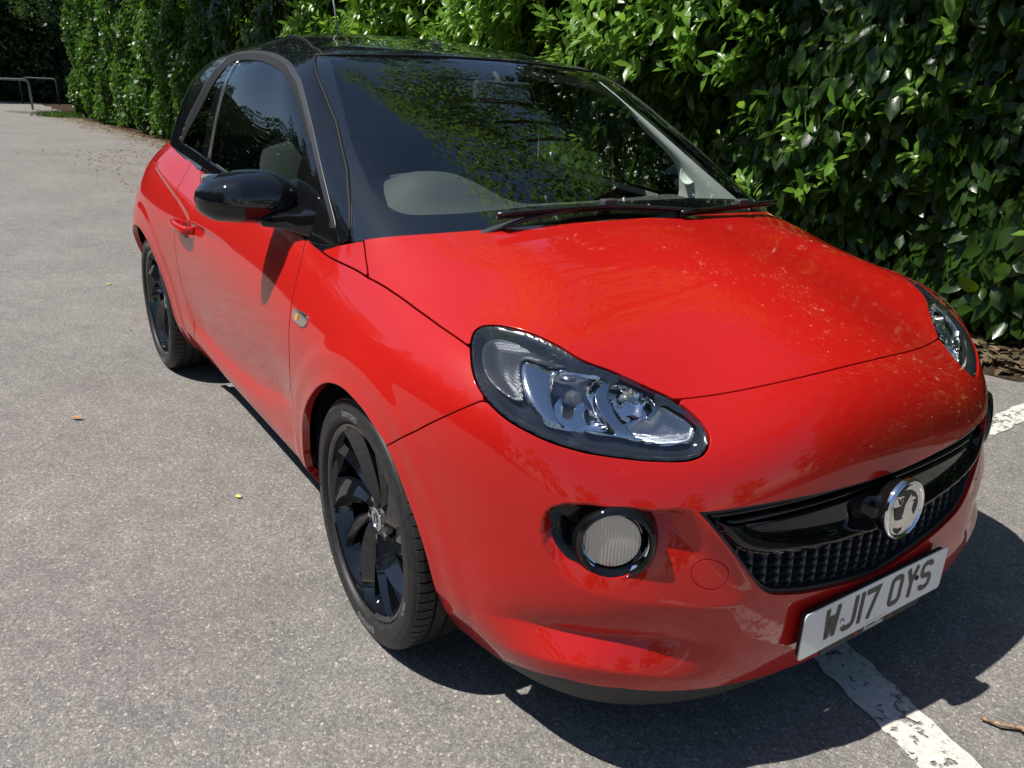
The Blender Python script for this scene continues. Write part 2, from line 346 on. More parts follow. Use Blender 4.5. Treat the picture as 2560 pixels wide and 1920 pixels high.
TAN = [(.20, .13, .07), (.42, .31, .17), (.30, .20, .10), (.50, .40, .26)]
def yf2(x, n):
    y = facey(x)-.05-np.abs(RNG.normal(0, .35, n)); k = (x > -15) & (x < -7); s = RNG.random(n) < .45; y[k & s] -= RNG.uniform(0, 2.1, n)[k & s]; return y
o = litter('dry_leaves', 6500, (-29, -6), yf2, .055, TAN, '', .015, .3); tag(o, 'pale dry leaves drifted along the hedge foot and across the far tarmac', 'fallen leaves', kind='stuff')
# loose grit on the tarmac
n = 420; x = RNG.uniform(-7, 1.6, n); y = RNG.uniform(-3.2, .4, n); x[:150] = RNG.uniform(-1.5, 1.3, 150); y[:150] = RNG.uniform(-1.6, .6, 150); mb = MB()
for a, b_ in zip(x, y):
    r = random.uniform(.0015, .0042)*(1 if a > -2 else 1.8); q = [(a+r*math.cos(w)*random.uniform(.7, 1.2), b_+r*math.sin(w)*random.uniform(.6, 1.1), .0015) for w in (0, 1.2, 2.4, 3.7, 5)]; mb.add(q+[(a, b_, r*.9)], [(k, (k+1) % 5, 5) for k in range(5)]+[(4, 3, 2, 1, 0)], random.choice([0, 0, 1, 2]), None, False)
tag(mb.build('loose_grit', [mat('grit_pale', (.55, .53, .48), .7), mat('grit_tan', (.38, .30, .18), .8), mat('grit_dark', (.05, .045, .04), .8)]), 'tiny pale stones scattered on the tarmac', 'grit', kind='stuff')
def one_leaf(name, p, size, ang, col, label, w=.6):
    V, T, Q = leaves(np.array([p]), np.array([[math.cos(ang), math.sin(ang), .05]]), np.array([[.1, -.1, 1.]]), np.array([size]), np.array([size*w]), True, .1, .5); V[:, 2] = np.maximum(V[:, 2], .003)
    tag(fast(name, V, [np.vstack(T), np.vstack(Q)], mat(name+'_colour', col, .6)), label, 'leaf')
one_leaf('fallen_leaf', (-.85, -.925, .006), .026, .5, (.62, .58, .14), 'small yellow leaf on the tarmac beside the car, level with the front door')
one_leaf('fallen_leaf', (-4.10, -.83, .006), .040, 1.9, (.50, .60, .10), 'yellow green leaf on the tarmac to the left of the rear wheel')
one_leaf('fallen_leaf', (-1.80, -1.30, .010), .055, .9, (.42, .20, .06), 'crumpled brown leaf lying on open tarmac left of the car', .35)
mb = MB(); mb.tube([(1.00, .205, .010), (1.035, .215, .014), (1.06, .245, .012), (1.10, .262, .013), (1.20, .33, .012)], [.004, .0045, .005, .0045, .003], 8); mb.tube([(1.06, .245, .012), (1.075, .235, .018)], [.003, .002], 6)
_bk = mat('bark', (.30, .17, .09), .8); _n = noise(_bk, 120, 4); _r = ramp(_bk, _n.outputs[0], [(.35, (.12, .07, .04)), (.65, (.42, .28, .17))]); L(_bk, _r.outputs[0], BS(_bk).inputs['Base Color']); tag(mb.build('twig', _bk), 'brown twig on the tarmac at the right beside the white line', 'twig')

# laurel hedge ----------------------------------------------------------
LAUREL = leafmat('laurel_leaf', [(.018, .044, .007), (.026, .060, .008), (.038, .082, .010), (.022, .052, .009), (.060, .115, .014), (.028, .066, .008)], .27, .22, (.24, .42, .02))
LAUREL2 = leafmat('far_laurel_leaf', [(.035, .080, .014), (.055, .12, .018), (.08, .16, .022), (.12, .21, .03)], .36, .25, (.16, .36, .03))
YOUNG_SUNLIT = leafmat('young_sunlit_leaf', [(.10, .22, .03), (.22, .36, .05), (.15, .28, .035)], .3, .35, (.35, .60, .06))  # young shoots, and the lighter tone that paints sunlit hedge foliage
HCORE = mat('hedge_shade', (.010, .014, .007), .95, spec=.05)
def bulge(x, z): return .11*np.sin(x*1.45+z*1.3+.6)+.15*np.sin(x*3.3-z*2.6+1)+.10*np.sin(z*4.3+x*.9)+.07*np.sin(x*7.1+z*5.2)
def sunlit_shoot_mass(n, xr, zr, yo):
    P, A, Nr, S_ = [], [], [], []
    for _ in range(n):
        bx, bz = RNG.uniform(*xr), RNG.uniform(*zr); by = float(facey(bx))+float(bulge(bx, bz))*.6-RNG.uniform(.05, yo); up = np.array([RNG.normal(0, .45), -.7, RNG.uniform(.0, .9)]); up /= np.linalg.norm(up)
        for k in range(RNG.integers(5, 10)):
            a = k*2.4; P.append(np.array([bx, by, bz])+up*(.025*k)); A.append(np.cross(up, [math.cos(a), math.sin(a), .3])*.9+up*.6+[0, 0, -.2]); Nr.append(up+[0, -.3, .6]); S_.append(RNG.uniform(.08, .14))
    V, T, Q = leaves(np.array(P), np.array(A), np.array(Nr), np.array(S_), np.array(S_)*.40, True); return V, [np.vstack(T), np.vstack(Q)]
def hedge(name, x0, x1, zb, zt, n, size, fine, m, label, young=0, masses=()):
    root = empty(name, ((x0+x1)/2, float(facey((x0+x1)/2))+.6, 0)); tag(root, label, 'hedge', 'laurel hedge sections along the verge')
    x = RNG.uniform(x0, x1, n); z = zb+(zt-zb)*RNG.random(n); low_ = zb+.10*np.sin(x*2.3)+.08*np.sin(x*5.1+2); z = np.maximum(z, low_)
    dpt = RNG.random(n)**1.5*.42; under = np.clip((.8-z)/.5, 0, 1)*.12; y = facey(x)+bulge(x, z)*.6+dpt-.02+under+.12*np.clip((z-2.2), 0, 1)
    # leaves sit in whorls on shoots: neighbours share a direction
    out = np.c_[RNG.normal(0, .45, n), -np.ones(n)*.40, RNG.normal(-.85, .42, n)]; nr = np.c_[RNG.normal(0, .40, n), -np.ones(n)*1.0, RNG.normal(.50, .32, n)]
    if not fine: out = out+RNG.normal(0, .55, (n, 3)); nr = nr+RNG.normal(0, .35, (n, 3))
    s = size*np.clip(RNG.lognormal(-.08, .28, n), .4, 1.5); V, T, Q = leaves(np.c_[x, y, z], out, nr, s, s*RNG.uniform(.42, .54, n)*(1 if fine else 1.3), fine); fc = ([np.vstack(T)] if T else [])+[np.vstack(Q)]; mi = [0]*sum(len(f) for f in fc)
    if young:
        P, A, Nr, S_ = [], [], [], []
        for _ in range(young):
            bx = RNG.uniform(x0, x1); bz = RNG.uniform(zb+.15, zt); by = float(facey(bx))+float(bulge(bx, bz))*.6-.04; up = np.array([RNG.normal(0, .4), -.55, RNG.uniform(.1, .9)]); up /= np.linalg.norm(up)
            for k in range(RNG.integers(5, 9)):
                a = k*2.4; pos = np.array([bx, by, bz])+up*(.022*k); side = np.cross(up, [math.cos(a), math.sin(a), .3]); P.append(pos); A.append(side*.9+up*.6); Nr.append(up+[0, -.3, .5]); S_.append(size*RNG.uniform(.45, .75))
        V2, T, Q = leaves(np.array(P), np.array(A), np.array(Nr), np.array(S_), np.array(S_)*.36, True); f2 = [np.vstack(T)+len(V), np.vstack(Q)+len(V)]; V = np.vstack([V, V2]); fc += f2; mi += [1]*sum(len(f) for f in f2)
    for mass in masses:
        V2, f2 = sunlit_shoot_mass(*mass); f2 = [f+len(V) for f in f2]; V = np.vstack([V, V2]); fc += f2; mi += [1]*sum(len(f) for f in f2)
    fast('foliage', V, fc, [m, YOUNG_SUNLIT], root, mi=mi)
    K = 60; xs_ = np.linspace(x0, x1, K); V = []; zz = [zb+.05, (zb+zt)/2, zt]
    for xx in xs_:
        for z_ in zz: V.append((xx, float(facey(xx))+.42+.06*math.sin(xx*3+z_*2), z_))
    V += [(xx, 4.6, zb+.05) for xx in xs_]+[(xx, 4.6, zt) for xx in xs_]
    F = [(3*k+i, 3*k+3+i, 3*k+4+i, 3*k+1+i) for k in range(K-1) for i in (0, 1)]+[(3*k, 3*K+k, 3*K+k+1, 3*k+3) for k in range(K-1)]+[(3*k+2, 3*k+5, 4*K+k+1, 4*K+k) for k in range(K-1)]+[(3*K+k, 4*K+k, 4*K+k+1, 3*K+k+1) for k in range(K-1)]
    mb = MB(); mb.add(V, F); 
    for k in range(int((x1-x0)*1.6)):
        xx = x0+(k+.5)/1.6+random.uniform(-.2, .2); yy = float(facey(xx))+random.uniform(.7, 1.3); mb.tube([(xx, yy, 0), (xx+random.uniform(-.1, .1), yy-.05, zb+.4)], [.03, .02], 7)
    mb.build('shade_core', HCORE, root); return root  # stem tubes plus a dark box standing in for shade behind the leaves
hedge('laurel_hedge', -4.2, 5.5, .17, 4.5, 60000, .128, True, LAUREL, 'glossy dark green cherry laurel hedge right behind the red car', 90, [(55, (-3.4, 3), (.6, 2.4), .2), (260, (-4.2, -2.2), (1.4, 2.9), .3)])  # larger mass of lighter leaves paints sunlit foliage at the left end
hedge('laurel_hedge', -14, -4.2, .2, 3.2, 32000, .125, True, LAUREL, 'shaded stretch of laurel hedge seen above the car roof, beyond its rear', 60, [(1300, (-9.0, -4.2), (1.3, 3.2), .35)])  # the big mass of lighter leaves paints a sunlit patch by colour
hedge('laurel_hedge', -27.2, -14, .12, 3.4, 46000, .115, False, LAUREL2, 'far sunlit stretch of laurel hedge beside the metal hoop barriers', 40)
# weeds at the far end of the hedge
n = 1500; x = RNG.normal(-27.4, .35, n); y = RNG.normal(1.45, .3, n); z = np.zeros(n); V, T, Q = leaves(np.c_[x, y, z], np.c_[RNG.normal(0, .4, n), RNG.normal(0, .4, n), np.ones(n)], np.c_[RNG.normal(0, 1, n), RNG.normal(0, 1, n), RNG.normal(0, .2, n)], RNG.uniform(.06, .22, n), np.full(n, .03), False)
tag(fast('weeds', V, [np.vstack(Q)], leafmat('weed_leaf', [(.05, .11, .03), (.10, .17, .05)], .5)), 'low green weeds at the far foot of the hedge', 'weeds', kind='stuff')

# trees -------------------------------------------------------------------
BARK = mat('tree_bark', (.09, .07, .055), .9); _n = noise(BARK, 9, 5, .7); L(BARK, bump(BARK, _n.outputs[0], .05, .8), BS(BARK).inputs['Normal'])
TL = {'dark': leafmat('dark_tree_leaf', [(.015, .042, .012), (.028, .07, .016), (.05, .10, .02)], .4, .2, (.10, .22, .03)),
      'olive': leafmat('olive_tree_leaf', [(.05, .10, .025), (.10, .17, .035), (.18, .25, .07)], .40, .40, (.30, .50, .08)),
      'fresh': leafmat('fresh_tree_leaf', [(.05, .12, .02), (.10, .20, .03), (.15, .26, .05)], .35, .35, (.30, .52, .06))}
def tree(x, y, lumps, n, size, kind, label, group=None, trunk=.16):
    root = empty('tree', (x, y, 0)); tag(root, label, 'tree', group); P = []; lumps = [np.array(l, float) for l in lumps]; wt = np.array([l[3]**2 for l in lumps]); wt = wt/wt.sum()
    for l, w in zip(lumps, wt):
        k = max(6, int(n*w/38)); d = unit(RNG.normal(0, 1, (k, 3))); c_ = l[:3]+d*(RNG.random((k, 1))**.45)*l[3]*[1, 1, .8]
        P.append((c_[:, None, :]+RNG.normal(0, .16*max(.8, l[3]*.4), (k, 38, 3))).reshape(-1, 3))
    P = np.vstack(P); k = len(P); P[:, 2] = np.maximum(P[:, 2], .3); A = np.c_[RNG.normal(0, .8, k), RNG.normal(0, .8, k), RNG.normal(-.5, .5, k)]; Nr = np.c_[RNG.normal(0, .6, k), RNG.normal(0, .6, k), np.ones(k)]; S_ = size*RNG.uniform(.6, 1.3, k)
    V, T, Q = leaves(P, A, Nr, S_, S_*.5, False); fast('crown', V, [np.vstack(Q)], TL[kind], root)
    mb = MB(); top = lumps[0][:3]; mb.tube([(x, y, 0), (x+.1, y, top[2]*.4), (x*.5+top[0]*.5, y*.5+top[1]*.5, top[2]*.7), tuple(top)], [trunk*1.3, trunk, trunk*.8, trunk*.4], 10)
    for l in lumps[1:]:
        c0 = Vector((x+.05, y, top[2]*.45)); mb.tube([c0, c0.lerp(Vector(l[:3]), .5)+Vector((0, 0, .2)), tuple(l[:3])], [trunk*.5, trunk*.35, trunk*.12], 7)
    mb.build('trunk', BARK, root); return root
GA = 'trees standing behind the hedge'; GB = 'trees across the car park'
tree(-2.6, 5.2, [(-2.6, 4.9, 5.4, 1.7), (-1.3, 3.2, 4.5, 1.2), (-3.4, 3.4, 4.7, 1.1), (-2.3, 2.0, 4.6, 1.0), (-2.9, 4.9, 7.0, 1.5), (-3.9, 2.4, 5.4, 1.1), (-1.0, 1.7, 4.4, .7), (-5.0, 2.6, 5.6, 1.0), (-3.0, 1.7, 5.2, .8), (-4.6, 1.7, 6.4, .9)], 24000, .085, 'olive', 'olive green tree behind the hedge whose boughs mirror in the windscreen', GA)
tree(1.6, 5.4, [(1.6, 5.2, 5.0, 1.6), (.3, 3.1, 4.3, 1.1), (2.4, 3.0, 4.4, 1.1), (1.3, 2.1, 4.5, .6), (3.8, 2.0, 4.5, .7)], 10000, .09, 'dark', 'dark tree over the right end of the hedge', GA)
tree(-10.6, 5.2, [(-10.6, 4.8, 5.6, 1.7), (-11.4, 2.9, 4.9, 1.3), (-9.4, 3.0, 4.8, 1.1), (-10.6, 4.8, 7.8, 1.7), (-12.6, 1.4, 5.0, 1.0), (-10.9, .9, 5.0, 1.0), (-9.6, 1.3, 5.2, .8), (-14.2, 1.0, 5.2, 1.1), (-15.8, .8, 5.0, 1.0), (-13.4, .3, 5.6, 1.0), (-11.6, .2, 5.6, .9), (-10.0, .4, 5.8, .8), (-15.0, .1, 5.8, 1.0), (-17.4, .6, 5.2, 1.0), (-8.8, 1.5, 5.2, .7)], 24000, .15, 'dark', 'dark tree behind the hedge, its unseen added boughs shading that stretch', GA)  # boughs over the lane are added out of frame to shade the hedge
tree(-15.5, 4.6, [(-15, 4, 5.4, 2.2), (-13, 2.6, 4.9, 1.6), (-16.8, 2.8, 4.5, 1.4), (-11.5, 2.2, 5.2, 1.3), (-15, 4, 8, 1.8)], 9000, .17, 'dark', 'spreading tree that shades the middle of the hedge', GA)
tree(-24, 5.2, [(-24, 4.6, 5.0, 2.2), (-22, 3.4, 4.2, 1.3), (-26.5, 3.3, 3.9, 1.3), (-24, 4.6, 7.5, 1.9), (-26, .9, 4.5, .9), (-23.5, 1.0, 4.6, .9), (-28.6, .2, 4.4, 1.2), (-21, 1.2, 4.5, .8), (-31, -1.0, 4.6, 1.2), (-30, 1.5, 3.8, 1.2)], 16000, .15, 'dark', 'bushy tree behind the far sunlit hedge', GA)
for i, (x, y, s_) in enumerate([(-41, -7, 1), (-42.5, -1.8, 1.1), (-44, 3.2, 1.1), (-38, 6.5, 1), (-33, 6.4, .9)]):
    tree(x, y, [(x, y, 4.2*s_, 3.2*s_), (x+.8, y-1.6, 2.2, 1.9), (x+.8, y+1.6, 2.0, 1.9), (x+.2, y, 7.6*s_, 2.4*s_)], 7500, .22, 'dark',
         ['dark tree at the far end of the lane, furthest left', 'dark tree straight behind the metal hoop barriers', 'dark tree behind the right hoop barrier', 'dark tree behind the gap between barriers and hedge', 'dark tree just beyond the far end of the hedge'][i], 'dark trees closing the far end of the lane')
n = 19000; th = RNG.random(n); x = -38+43*th; y = -14.5-1.0*RNG.random(n)+.5*np.sin(x*1.1); z = (9.4+1.3*np.sin(x*.8)+.9*np.sin(x*2.3+1))*RNG.random(n)**.85; belt_ = empty('tree_belt', (-16, -15, 0)); tag(belt_, 'belt of trees far across the car park, seen in the side windows', 'trees', kind='stuff')
V, T, Q = leaves(np.c_[x, y, z], RNG.normal(0, 1, (n, 3))+[0, .4, -.3], RNG.normal(0, .7, (n, 3))+[0, 1, .4], RNG.uniform(.3, .65, n), RNG.uniform(.18, .34, n), False); o = fast('belt_foliage', V, [np.vstack(Q)], TL['dark'], belt_); o['kind'] = 'stuff'
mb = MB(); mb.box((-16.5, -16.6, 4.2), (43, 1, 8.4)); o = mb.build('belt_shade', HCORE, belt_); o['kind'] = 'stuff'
ring = [(7, -18, 1.0), (13, -16, .85), (19, -12, .75), (23, -6, .8), (25, 1, .75), (24, 8, .9), (19, 14, 1.1)]
for i, (x, y, q) in enumerate(ring):
    h = (4.4+.8*math.sin(i*2.1))*q; o = tree(x, y, [(x, y, h, 2.8*q), (x+1.6, y+.8, h*.5, 2.2*q), (x-1.6, y-.3, h*.5, 2.2*q), (x, y, h*1.5, 1.8*q)], 3400, .40, ['dark', 'olive', 'fresh'][i % 3] if q < 1.2 else ['dark', 'olive'][i % 2], 'leafy tree far across the car park, mirrored in the red bumper', GB)
# a few drooping twigs over the top edge of the hedge
mb_root = empty('willow_branch', (.6, 2.4, 2.4)); tag(mb_root, 'narrow leaved light green twigs hanging in front of the hedge top at right', 'branch'); P, A, S_ = [], [], []; mb = MB()
for (bx, by, bz, ln) in [(-.55, 2.25, 2.20, .34), (-.48, 2.28, 2.2, .26), (.62, 2.1, 2.32, .34), (.66, 2.15, 2.34, .30), (.78, 2.1, 2.36, .33), (.86, 2.05, 2.38, .30), (-.30, 2.3, 2.3, .22), (1.0, 2.1, 2.4, .35)]:
    mb.tube([(bx, by+.25, bz+.12), (bx, by+.08, bz+.06), (bx+.01, by, bz-ln*.4), (bx+.03, by, bz-ln)], [.003, .002, .0016, .001], 5)
    for k in range(16): t = k/16; P.append((bx+.02*t, by, bz-ln*t)); a = k*2.4; A.append((math.cos(a)*.6, math.sin(a)*.6, -1)); S_.append(RNG.uniform(.06, .10))
V, T, Q = leaves(np.array(P), np.array(A, float), np.c_[RNG.normal(0, .5, len(P)), -np.ones(len(P)), np.full(len(P), .4)], np.array(S_), np.array(S_)*.16, True); fast('twig_leaves', V, [np.vstack(T), np.vstack(Q)], YOUNG_SUNLIT, mb_root); mb.build('twigs', BARK, mb_root)

n = 36000; th = RNG.uniform(0, 1, n); x = -39.5-2.2*RNG.random(n)**2+.6*np.sin(th*25); y = -24+34*th; z = 8.5*RNG.random(n)**.9; z = np.minimum(z, 7.6+1.2*np.sin(th*27)); thick = empty('thicket', (-40, .5, 0)); tag(thick, 'dark shaded thicket closing off the far end of the lane behind the barriers', 'thicket')
V, T, Q = leaves(np.c_[x+.5*np.sin(z*2+th*40), y, z], RNG.normal(0, 1, (n, 3))+[.4, 0, -.3], RNG.normal(0, .7, (n, 3))+[1, 0, .4], RNG.uniform(.16, .34, n), RNG.uniform(.08, .16, n), False); fast('foliage', V, [np.vstack(Q)], TL['dark'], thick)
mb = MB(); mb.add([(-42.2, -25, 0), (-42.2, 11, 0), (-42.2, 11, 7.5), (-42.2, -25, 7.5), (-44, -25, 0), (-44, 11, 0), (-44, 11, 7.5), (-44, -25, 7.5)], [(0, 1, 2, 3), (5, 4, 7, 6), (1, 5, 6, 2), (4, 0, 3, 7), (3, 2, 6, 7)]); mb.build('shade_core', HCORE, thick)  # plain dark box standing in for the shade inside the thicket
# hoop barriers ---------------------------------------------------------------
GALV = mat('galvanised_steel', (.20, .21, .21), .55, .5)
GALVD = mat('shaded_steel', (.05, .055, .055), .7, .2)  # darker copy of the steel, shade on the back hoops put into the colour
def hoop(a, b, h, r, label):
    a, b = Vector((*a, 0)), Vector((*b, 0)); d = (b-a).normalized(); R_ = .16; P = [a]
    for k in range(7): w = math.pi/2*k/6; P.append(a+d*(R_-R_*math.cos(w))+Vector((0, 0, h-R_+R_*math.sin(w))))
    for k in range(7): w = math.pi/2*(1-k/6); P.append(b-d*(R_-R_*math.cos(w))+Vector((0, 0, h-R_+R_*math.sin(w))))
    P.append(b); m = MB(); m.tube(P, r, 12); m.lathe([(.0, .006), (.07, .006), (.075, .0)], 16, 0, Matrix.Translation(a)); m.lathe([(.0, .006), (.07, .006), (.075, .0)], 16, 0, Matrix.Translation(b)); tag(m.build('hoop_barrier', GALV if 'nearest the' in label else GALVD), label, 'barrier', 'metal hoop barriers at the end of the lane')
hoop((-32.4, -1.9), (-32.4, 1.02), .98, .036, 'grey metal hoop barrier nearest the camera, running out of the left edge')
hoop((-38.2, 1.13), (-37.2, 2.35), 1.0, .036, 'grey metal hoop barrier close to the hedge, behind the nearest one')
hoop((-44.0, -1.8), (-41.0, 1.6), 1.15, .03, 'faint dark metal rail furthest back in the shade')

# ------------------------------------------------------------------ the two master surfaces of the car body
def cub(x, Y):
    """natural cubic spline second derivatives for rows Y (n,...)"""
    n=len(x); h=np.diff(x); A=np.zeros((n,n)); B=np.zeros((n,)+Y.shape[1:])
    A[0,0]=A[-1,-1]=1
    for i in range(1,n-1):
        A[i,i-1]=h[i-1];A[i,i]=2*(h[i-1]+h[i]);A[i,i+1]=h[i]
        B[i]=6*((Y[i+1]-Y[i])/h[i]-(Y[i]-Y[i-1])/h[i-1])
    return np.linalg.solve(A,B.reshape(n,-1)).reshape(B.shape)
def cev(x, Y, M, t):
    i=np.clip(np.searchsorted(x,t)-1,0,len(x)-2); h=(x[i+1]-x[i]); a=(x[i+1]-t)/h; b=(t-x[i])/h
    sh=(len(t),)+(1,)*(Y.ndim-1); a=a.reshape(sh);b=b.reshape(sh);h=h.reshape(sh)
    return a*Y[i]+b*Y[i+1]+((a**3-a)*M[i]+(b**3-b)*M[i+1])*h*h/6
class Surf:
    """interpolating tensor spline through tab[col][row] = (x,y,z); u runs 0..ncol-1, v 0..nrow-1"""
    def __init__(s, tab, sm=0.0):
        T=np.array(tab,float)
        if sm:
            for ax in (0,1):
                n=T.shape[ax]; D=np.diff(np.eye(n),3,axis=0) if n>3 else np.zeros((1,n))
                K=np.linalg.inv(np.eye(n)+sm*D.T@D); T=np.moveaxis(np.tensordot(K,T,(1,ax)),0,ax)
        s.T=T; s.nu,s.nv=T.shape[:2]
        du=np.linalg.norm(np.diff(T,axis=0),axis=2).mean(1); dv=np.linalg.norm(np.diff(T,axis=1),axis=2).mean(0)
        s.ku=np.r_[0,np.cumsum(du)]; s.kv=np.r_[0,np.cumsum(dv)]
        s.U=s.ku[-1]; s.V=s.kv[-1]
    def grid(s,u,v):
        Mu=cub(s.ku,s.T); R=cev(s.ku,s.T,Mu,u)           # (nu',rows,3)
        R=np.moveaxis(R,1,0); Mv=cub(s.kv,R); Q=cev(s.kv,R,Mv,v)   # (nv',nu',3)
        return np.moveaxis(Q,0,1)
    def pts(s,u,v):
        """scattered evaluation"""
        Mu=cub(s.ku,s.T); R=cev(s.ku,s.T,Mu,u); out=np.zeros((len(u),3))
        R2=np.moveaxis(R,1,0); Mv=cub(s.kv,R2)
        i=np.clip(np.searchsorted(s.kv,v)-1,0,s.nv-2); h=s.kv[i+1]-s.kv[i]; a=((s.kv[i+1]-v)/h)[:,None]; b=((v-s.kv[i])/h)[:,None]; k=np.arange(len(u))
        return a*R2[i,k]+b*R2[i+1,k]+((a**3-a)*Mv[i,k]+(b**3-b)*Mv[i+1,k])*(h*h)[:,None]/6
X=lambda x,L:[(x,y,z) for y,z in L]
LOW=[
 [(-2.86,0,.22),(-2.90,0,.32),(-2.92,0,.42),(-2.92,0,.52),(-2.905,0,.62),(-2.885,0,.70),(-2.865,0,.77),(-2.845,0,.84),(-2.825,0,.90),(-2.805,0,.96),(-2.78,0,1.03)],
 [(-2.82,.45,.22),(-2.86,.46,.32),(-2.88,.46,.42),(-2.88,.46,.52),(-2.865,.46,.62),(-2.845,.455,.70),(-2.825,.45,.77),(-2.80,.44,.84),(-2.78,.43,.90),(-2.755,.42,.96),(-2.73,.40,1.03)],
 [(-2.66,.72,.22),(-2.66,.78,.32),(-2.655,.82,.42),(-2.65,.837,.52),(-2.65,.838,.62),(-2.645,.828,.70),(-2.635,.803,.78),(-2.62,.768,.85),(-2.60,.73,.91),(-2.57,.68,.97),(-2.54,.62,1.03)],
 X(-2.311,[(.79,.22),(.835,.32),(.855,.43),(.867,.54),(.872,.65),(.866,.73),(.853,.80),(.835,.86),(.812,.915),(.775,.965),(.722,1.015)]),
 X(-1.8,[(.775,.20),(.812,.27),(.825,.38),(.837,.50),(.848,.61),(.85,.69),(.842,.76),(.825,.82),(.80,.875),(.772,.93),(.742,.985)]),
 X(-1.2,[(.775,.20),(.812,.26),(.815,.36),(.828,.48),(.842,.59),(.847,.67),(.842,.74),(.828,.80),(.810,.85),(.787,.90),(.762,.95)]),
 X(-.66,[(.775,.20),(.812,.255),(.818,.35),(.832,.47),(.845,.58),(.849,.66),(.842,.73),(.828,.785),(.81,.83),(.789,.873),(.765,.915)]),
 X(-.39,[(.78,.20),(.815,.26),(.83,.36),(.845,.47),(.857,.57),(.858,.65),(.85,.715),(.832,.768),(.81,.813),(.786,.853),(.76,.893)]),
 [(-.15,.79,.20),(-.15,.83,.28),(-.15,.85,.39),(-.15,.86,.50),(-.16,.866,.60),(-.17,.862,.675),(-.18,.845,.74),(-.19,.815,.80),(-.20,.782,.85),(-.212,.752,.895),(-.225,.726,.943)],
 [(.10,.79,.19),(.10,.83,.28),(.10,.85,.39),(.10,.858,.50),(.098,.864,.60),(.092,.858,.68),(.082,.836,.75),(.06,.796,.815),(.02,.738,.872),(-.04,.678,.922),(-.125,.62,.958)],
 [(.33,.755,.175),(.33,.80,.27),(.318,.828,.38),(.308,.838,.49),(.304,.842,.59),(.308,.838,.68),(.312,.815,.755),(.304,.768,.820),(.240,.660,.848),(.10,.560,.918),(-.08,.50,.968)],
 [(.50,.72,.17),(.51,.768,.26),(.505,.783,.37),(.492,.79,.48),(.492,.797,.58),(.488,.790,.655),(.478,.772,.725),(.450,.722,.800),(.358,.60,.858),(.155,.46,.935),(-.06,.38,.974)],
 [(.655,.635,.17),(.675,.675,.25),(.675,.682,.36),(.661,.673,.47),(.649,.658,.57),(.635,.637,.635),(.611,.604,.69),(.562,.556,.757),(.425,.42,.843),(.19,.33,.930),(-.042,.25,.978)],
 [(.745,.45,.165),(.765,.47,.25),(.765,.47,.35),(.757,.465,.46),(.742,.455,.57),(.718,.44,.645),(.675,.42,.703),(.60,.39,.752),(.45,.28,.855),(.215,.20,.935),(-.034,.13,.98)],
 [(.775,.23,.165),(.79,.235,.24),(.793,.235,.34),(.790,.235,.45),(.778,.23,.575),(.757,.225,.665),(.715,.215,.725),(.65,.20,.779),(.47,.14,.87),(.225,.10,.940),(-.03,.065,.981)],
 [(.782,0,.165),(.797,0,.24),(.80,0,.34),(.80,0,.45),(.788,0,.575),(.767,0,.67),(.727,0,.735),(.665,0,.790),(.475,0,.876),(.228,0,.943),(-.03,0,.982)],
]
def mirror_tab(tab):
    T=[[tuple(p) for p in c] for c in tab]
    return [[(x,-y,z) for x,y,z in c] for c in T]+[[p for p in c] for c in T[-2::-1]]
low=Surf(mirror_tab(LOW),.03)
def roofz(x,y=0): return float(np.interp(x,[-2.6,-2.45,-2.3,-2.0,-1.7,-1.4,-1.15,-.88],[1.33,1.385,1.425,1.462,1.478,1.468,1.432,1.378]))-.15*y*y
GH=[
 [(-2.74,0,1.12),(-2.65,0,1.23),(-2.5,0,1.345),-2.22],
 [(-2.69,.39,1.12),(-2.60,.36,1.23),(-2.47,.31,1.34),-2.15],
 [(-2.52,.595,1.11),(-2.46,.55,1.22),(-2.38,.48,1.325),-2.1],
 [(-2.29,.69,1.10),(-2.25,.645,1.22),(-2.2,.56,1.35),-2.0],
 [(-1.8,.72,1.09),(-1.8,.68,1.22),(-1.8,.595,1.365),-1.86],
 [(-1.24,.739,1.06),(-1.29,.697,1.21),(-1.34,.61,1.372),-1.70],
 [(-.80,.735,1.05),(-.97,.682,1.21),(-1.12,.60,1.35),-1.56],
 [(-.54,.728,1.05),(-.75,.668,1.22),(-.99,.59,1.355),-1.45],
 [(-.44,.688,1.08),(-.66,.63,1.21),(-.92,.555,1.365),-1.36],
]
for k,(yc,xc,zc) in enumerate([(.62,-.125,.958),(.50,-.08,.968),(.38,-.06,.974),(.25,-.042,.978),(.13,-.034,.98),(.065,-.03,.981),(0,-.03,.982)]):
    yh=yc*.555/.726; xh=-.88-.04*(yh/.555)**2; zh=1.378-.013*(yh/.555)**2; c=[]
    for t in (.36,.68):
        c.append((xc+(xh-xc)*t, yc+(yh-yc)*t, zc+(zh-zc)*t+.022*4*t*(1-t)))
    c+= [(xh,yh,zh),-1.20-.12*(yc/.62)]
    GH.append(c)
_T=low.T[:len(LOW),-1]*[1,-1,1]
GHT=[]
for k in range(len(GH)):
    p=GH[k][2]; e=GH[k][3]; m=((p[0]+e)/2,p[1]*.58 if p[1] else 0)
    GHT.append([tuple(_T[k]),GH[k][0],GH[k][1],p,(m[0],m[1],roofz(*m)),(e,0,roofz(e))])
G=Surf(mirror_tab(GHT),.02)
G.T[:,0]=low.T[:,-1]
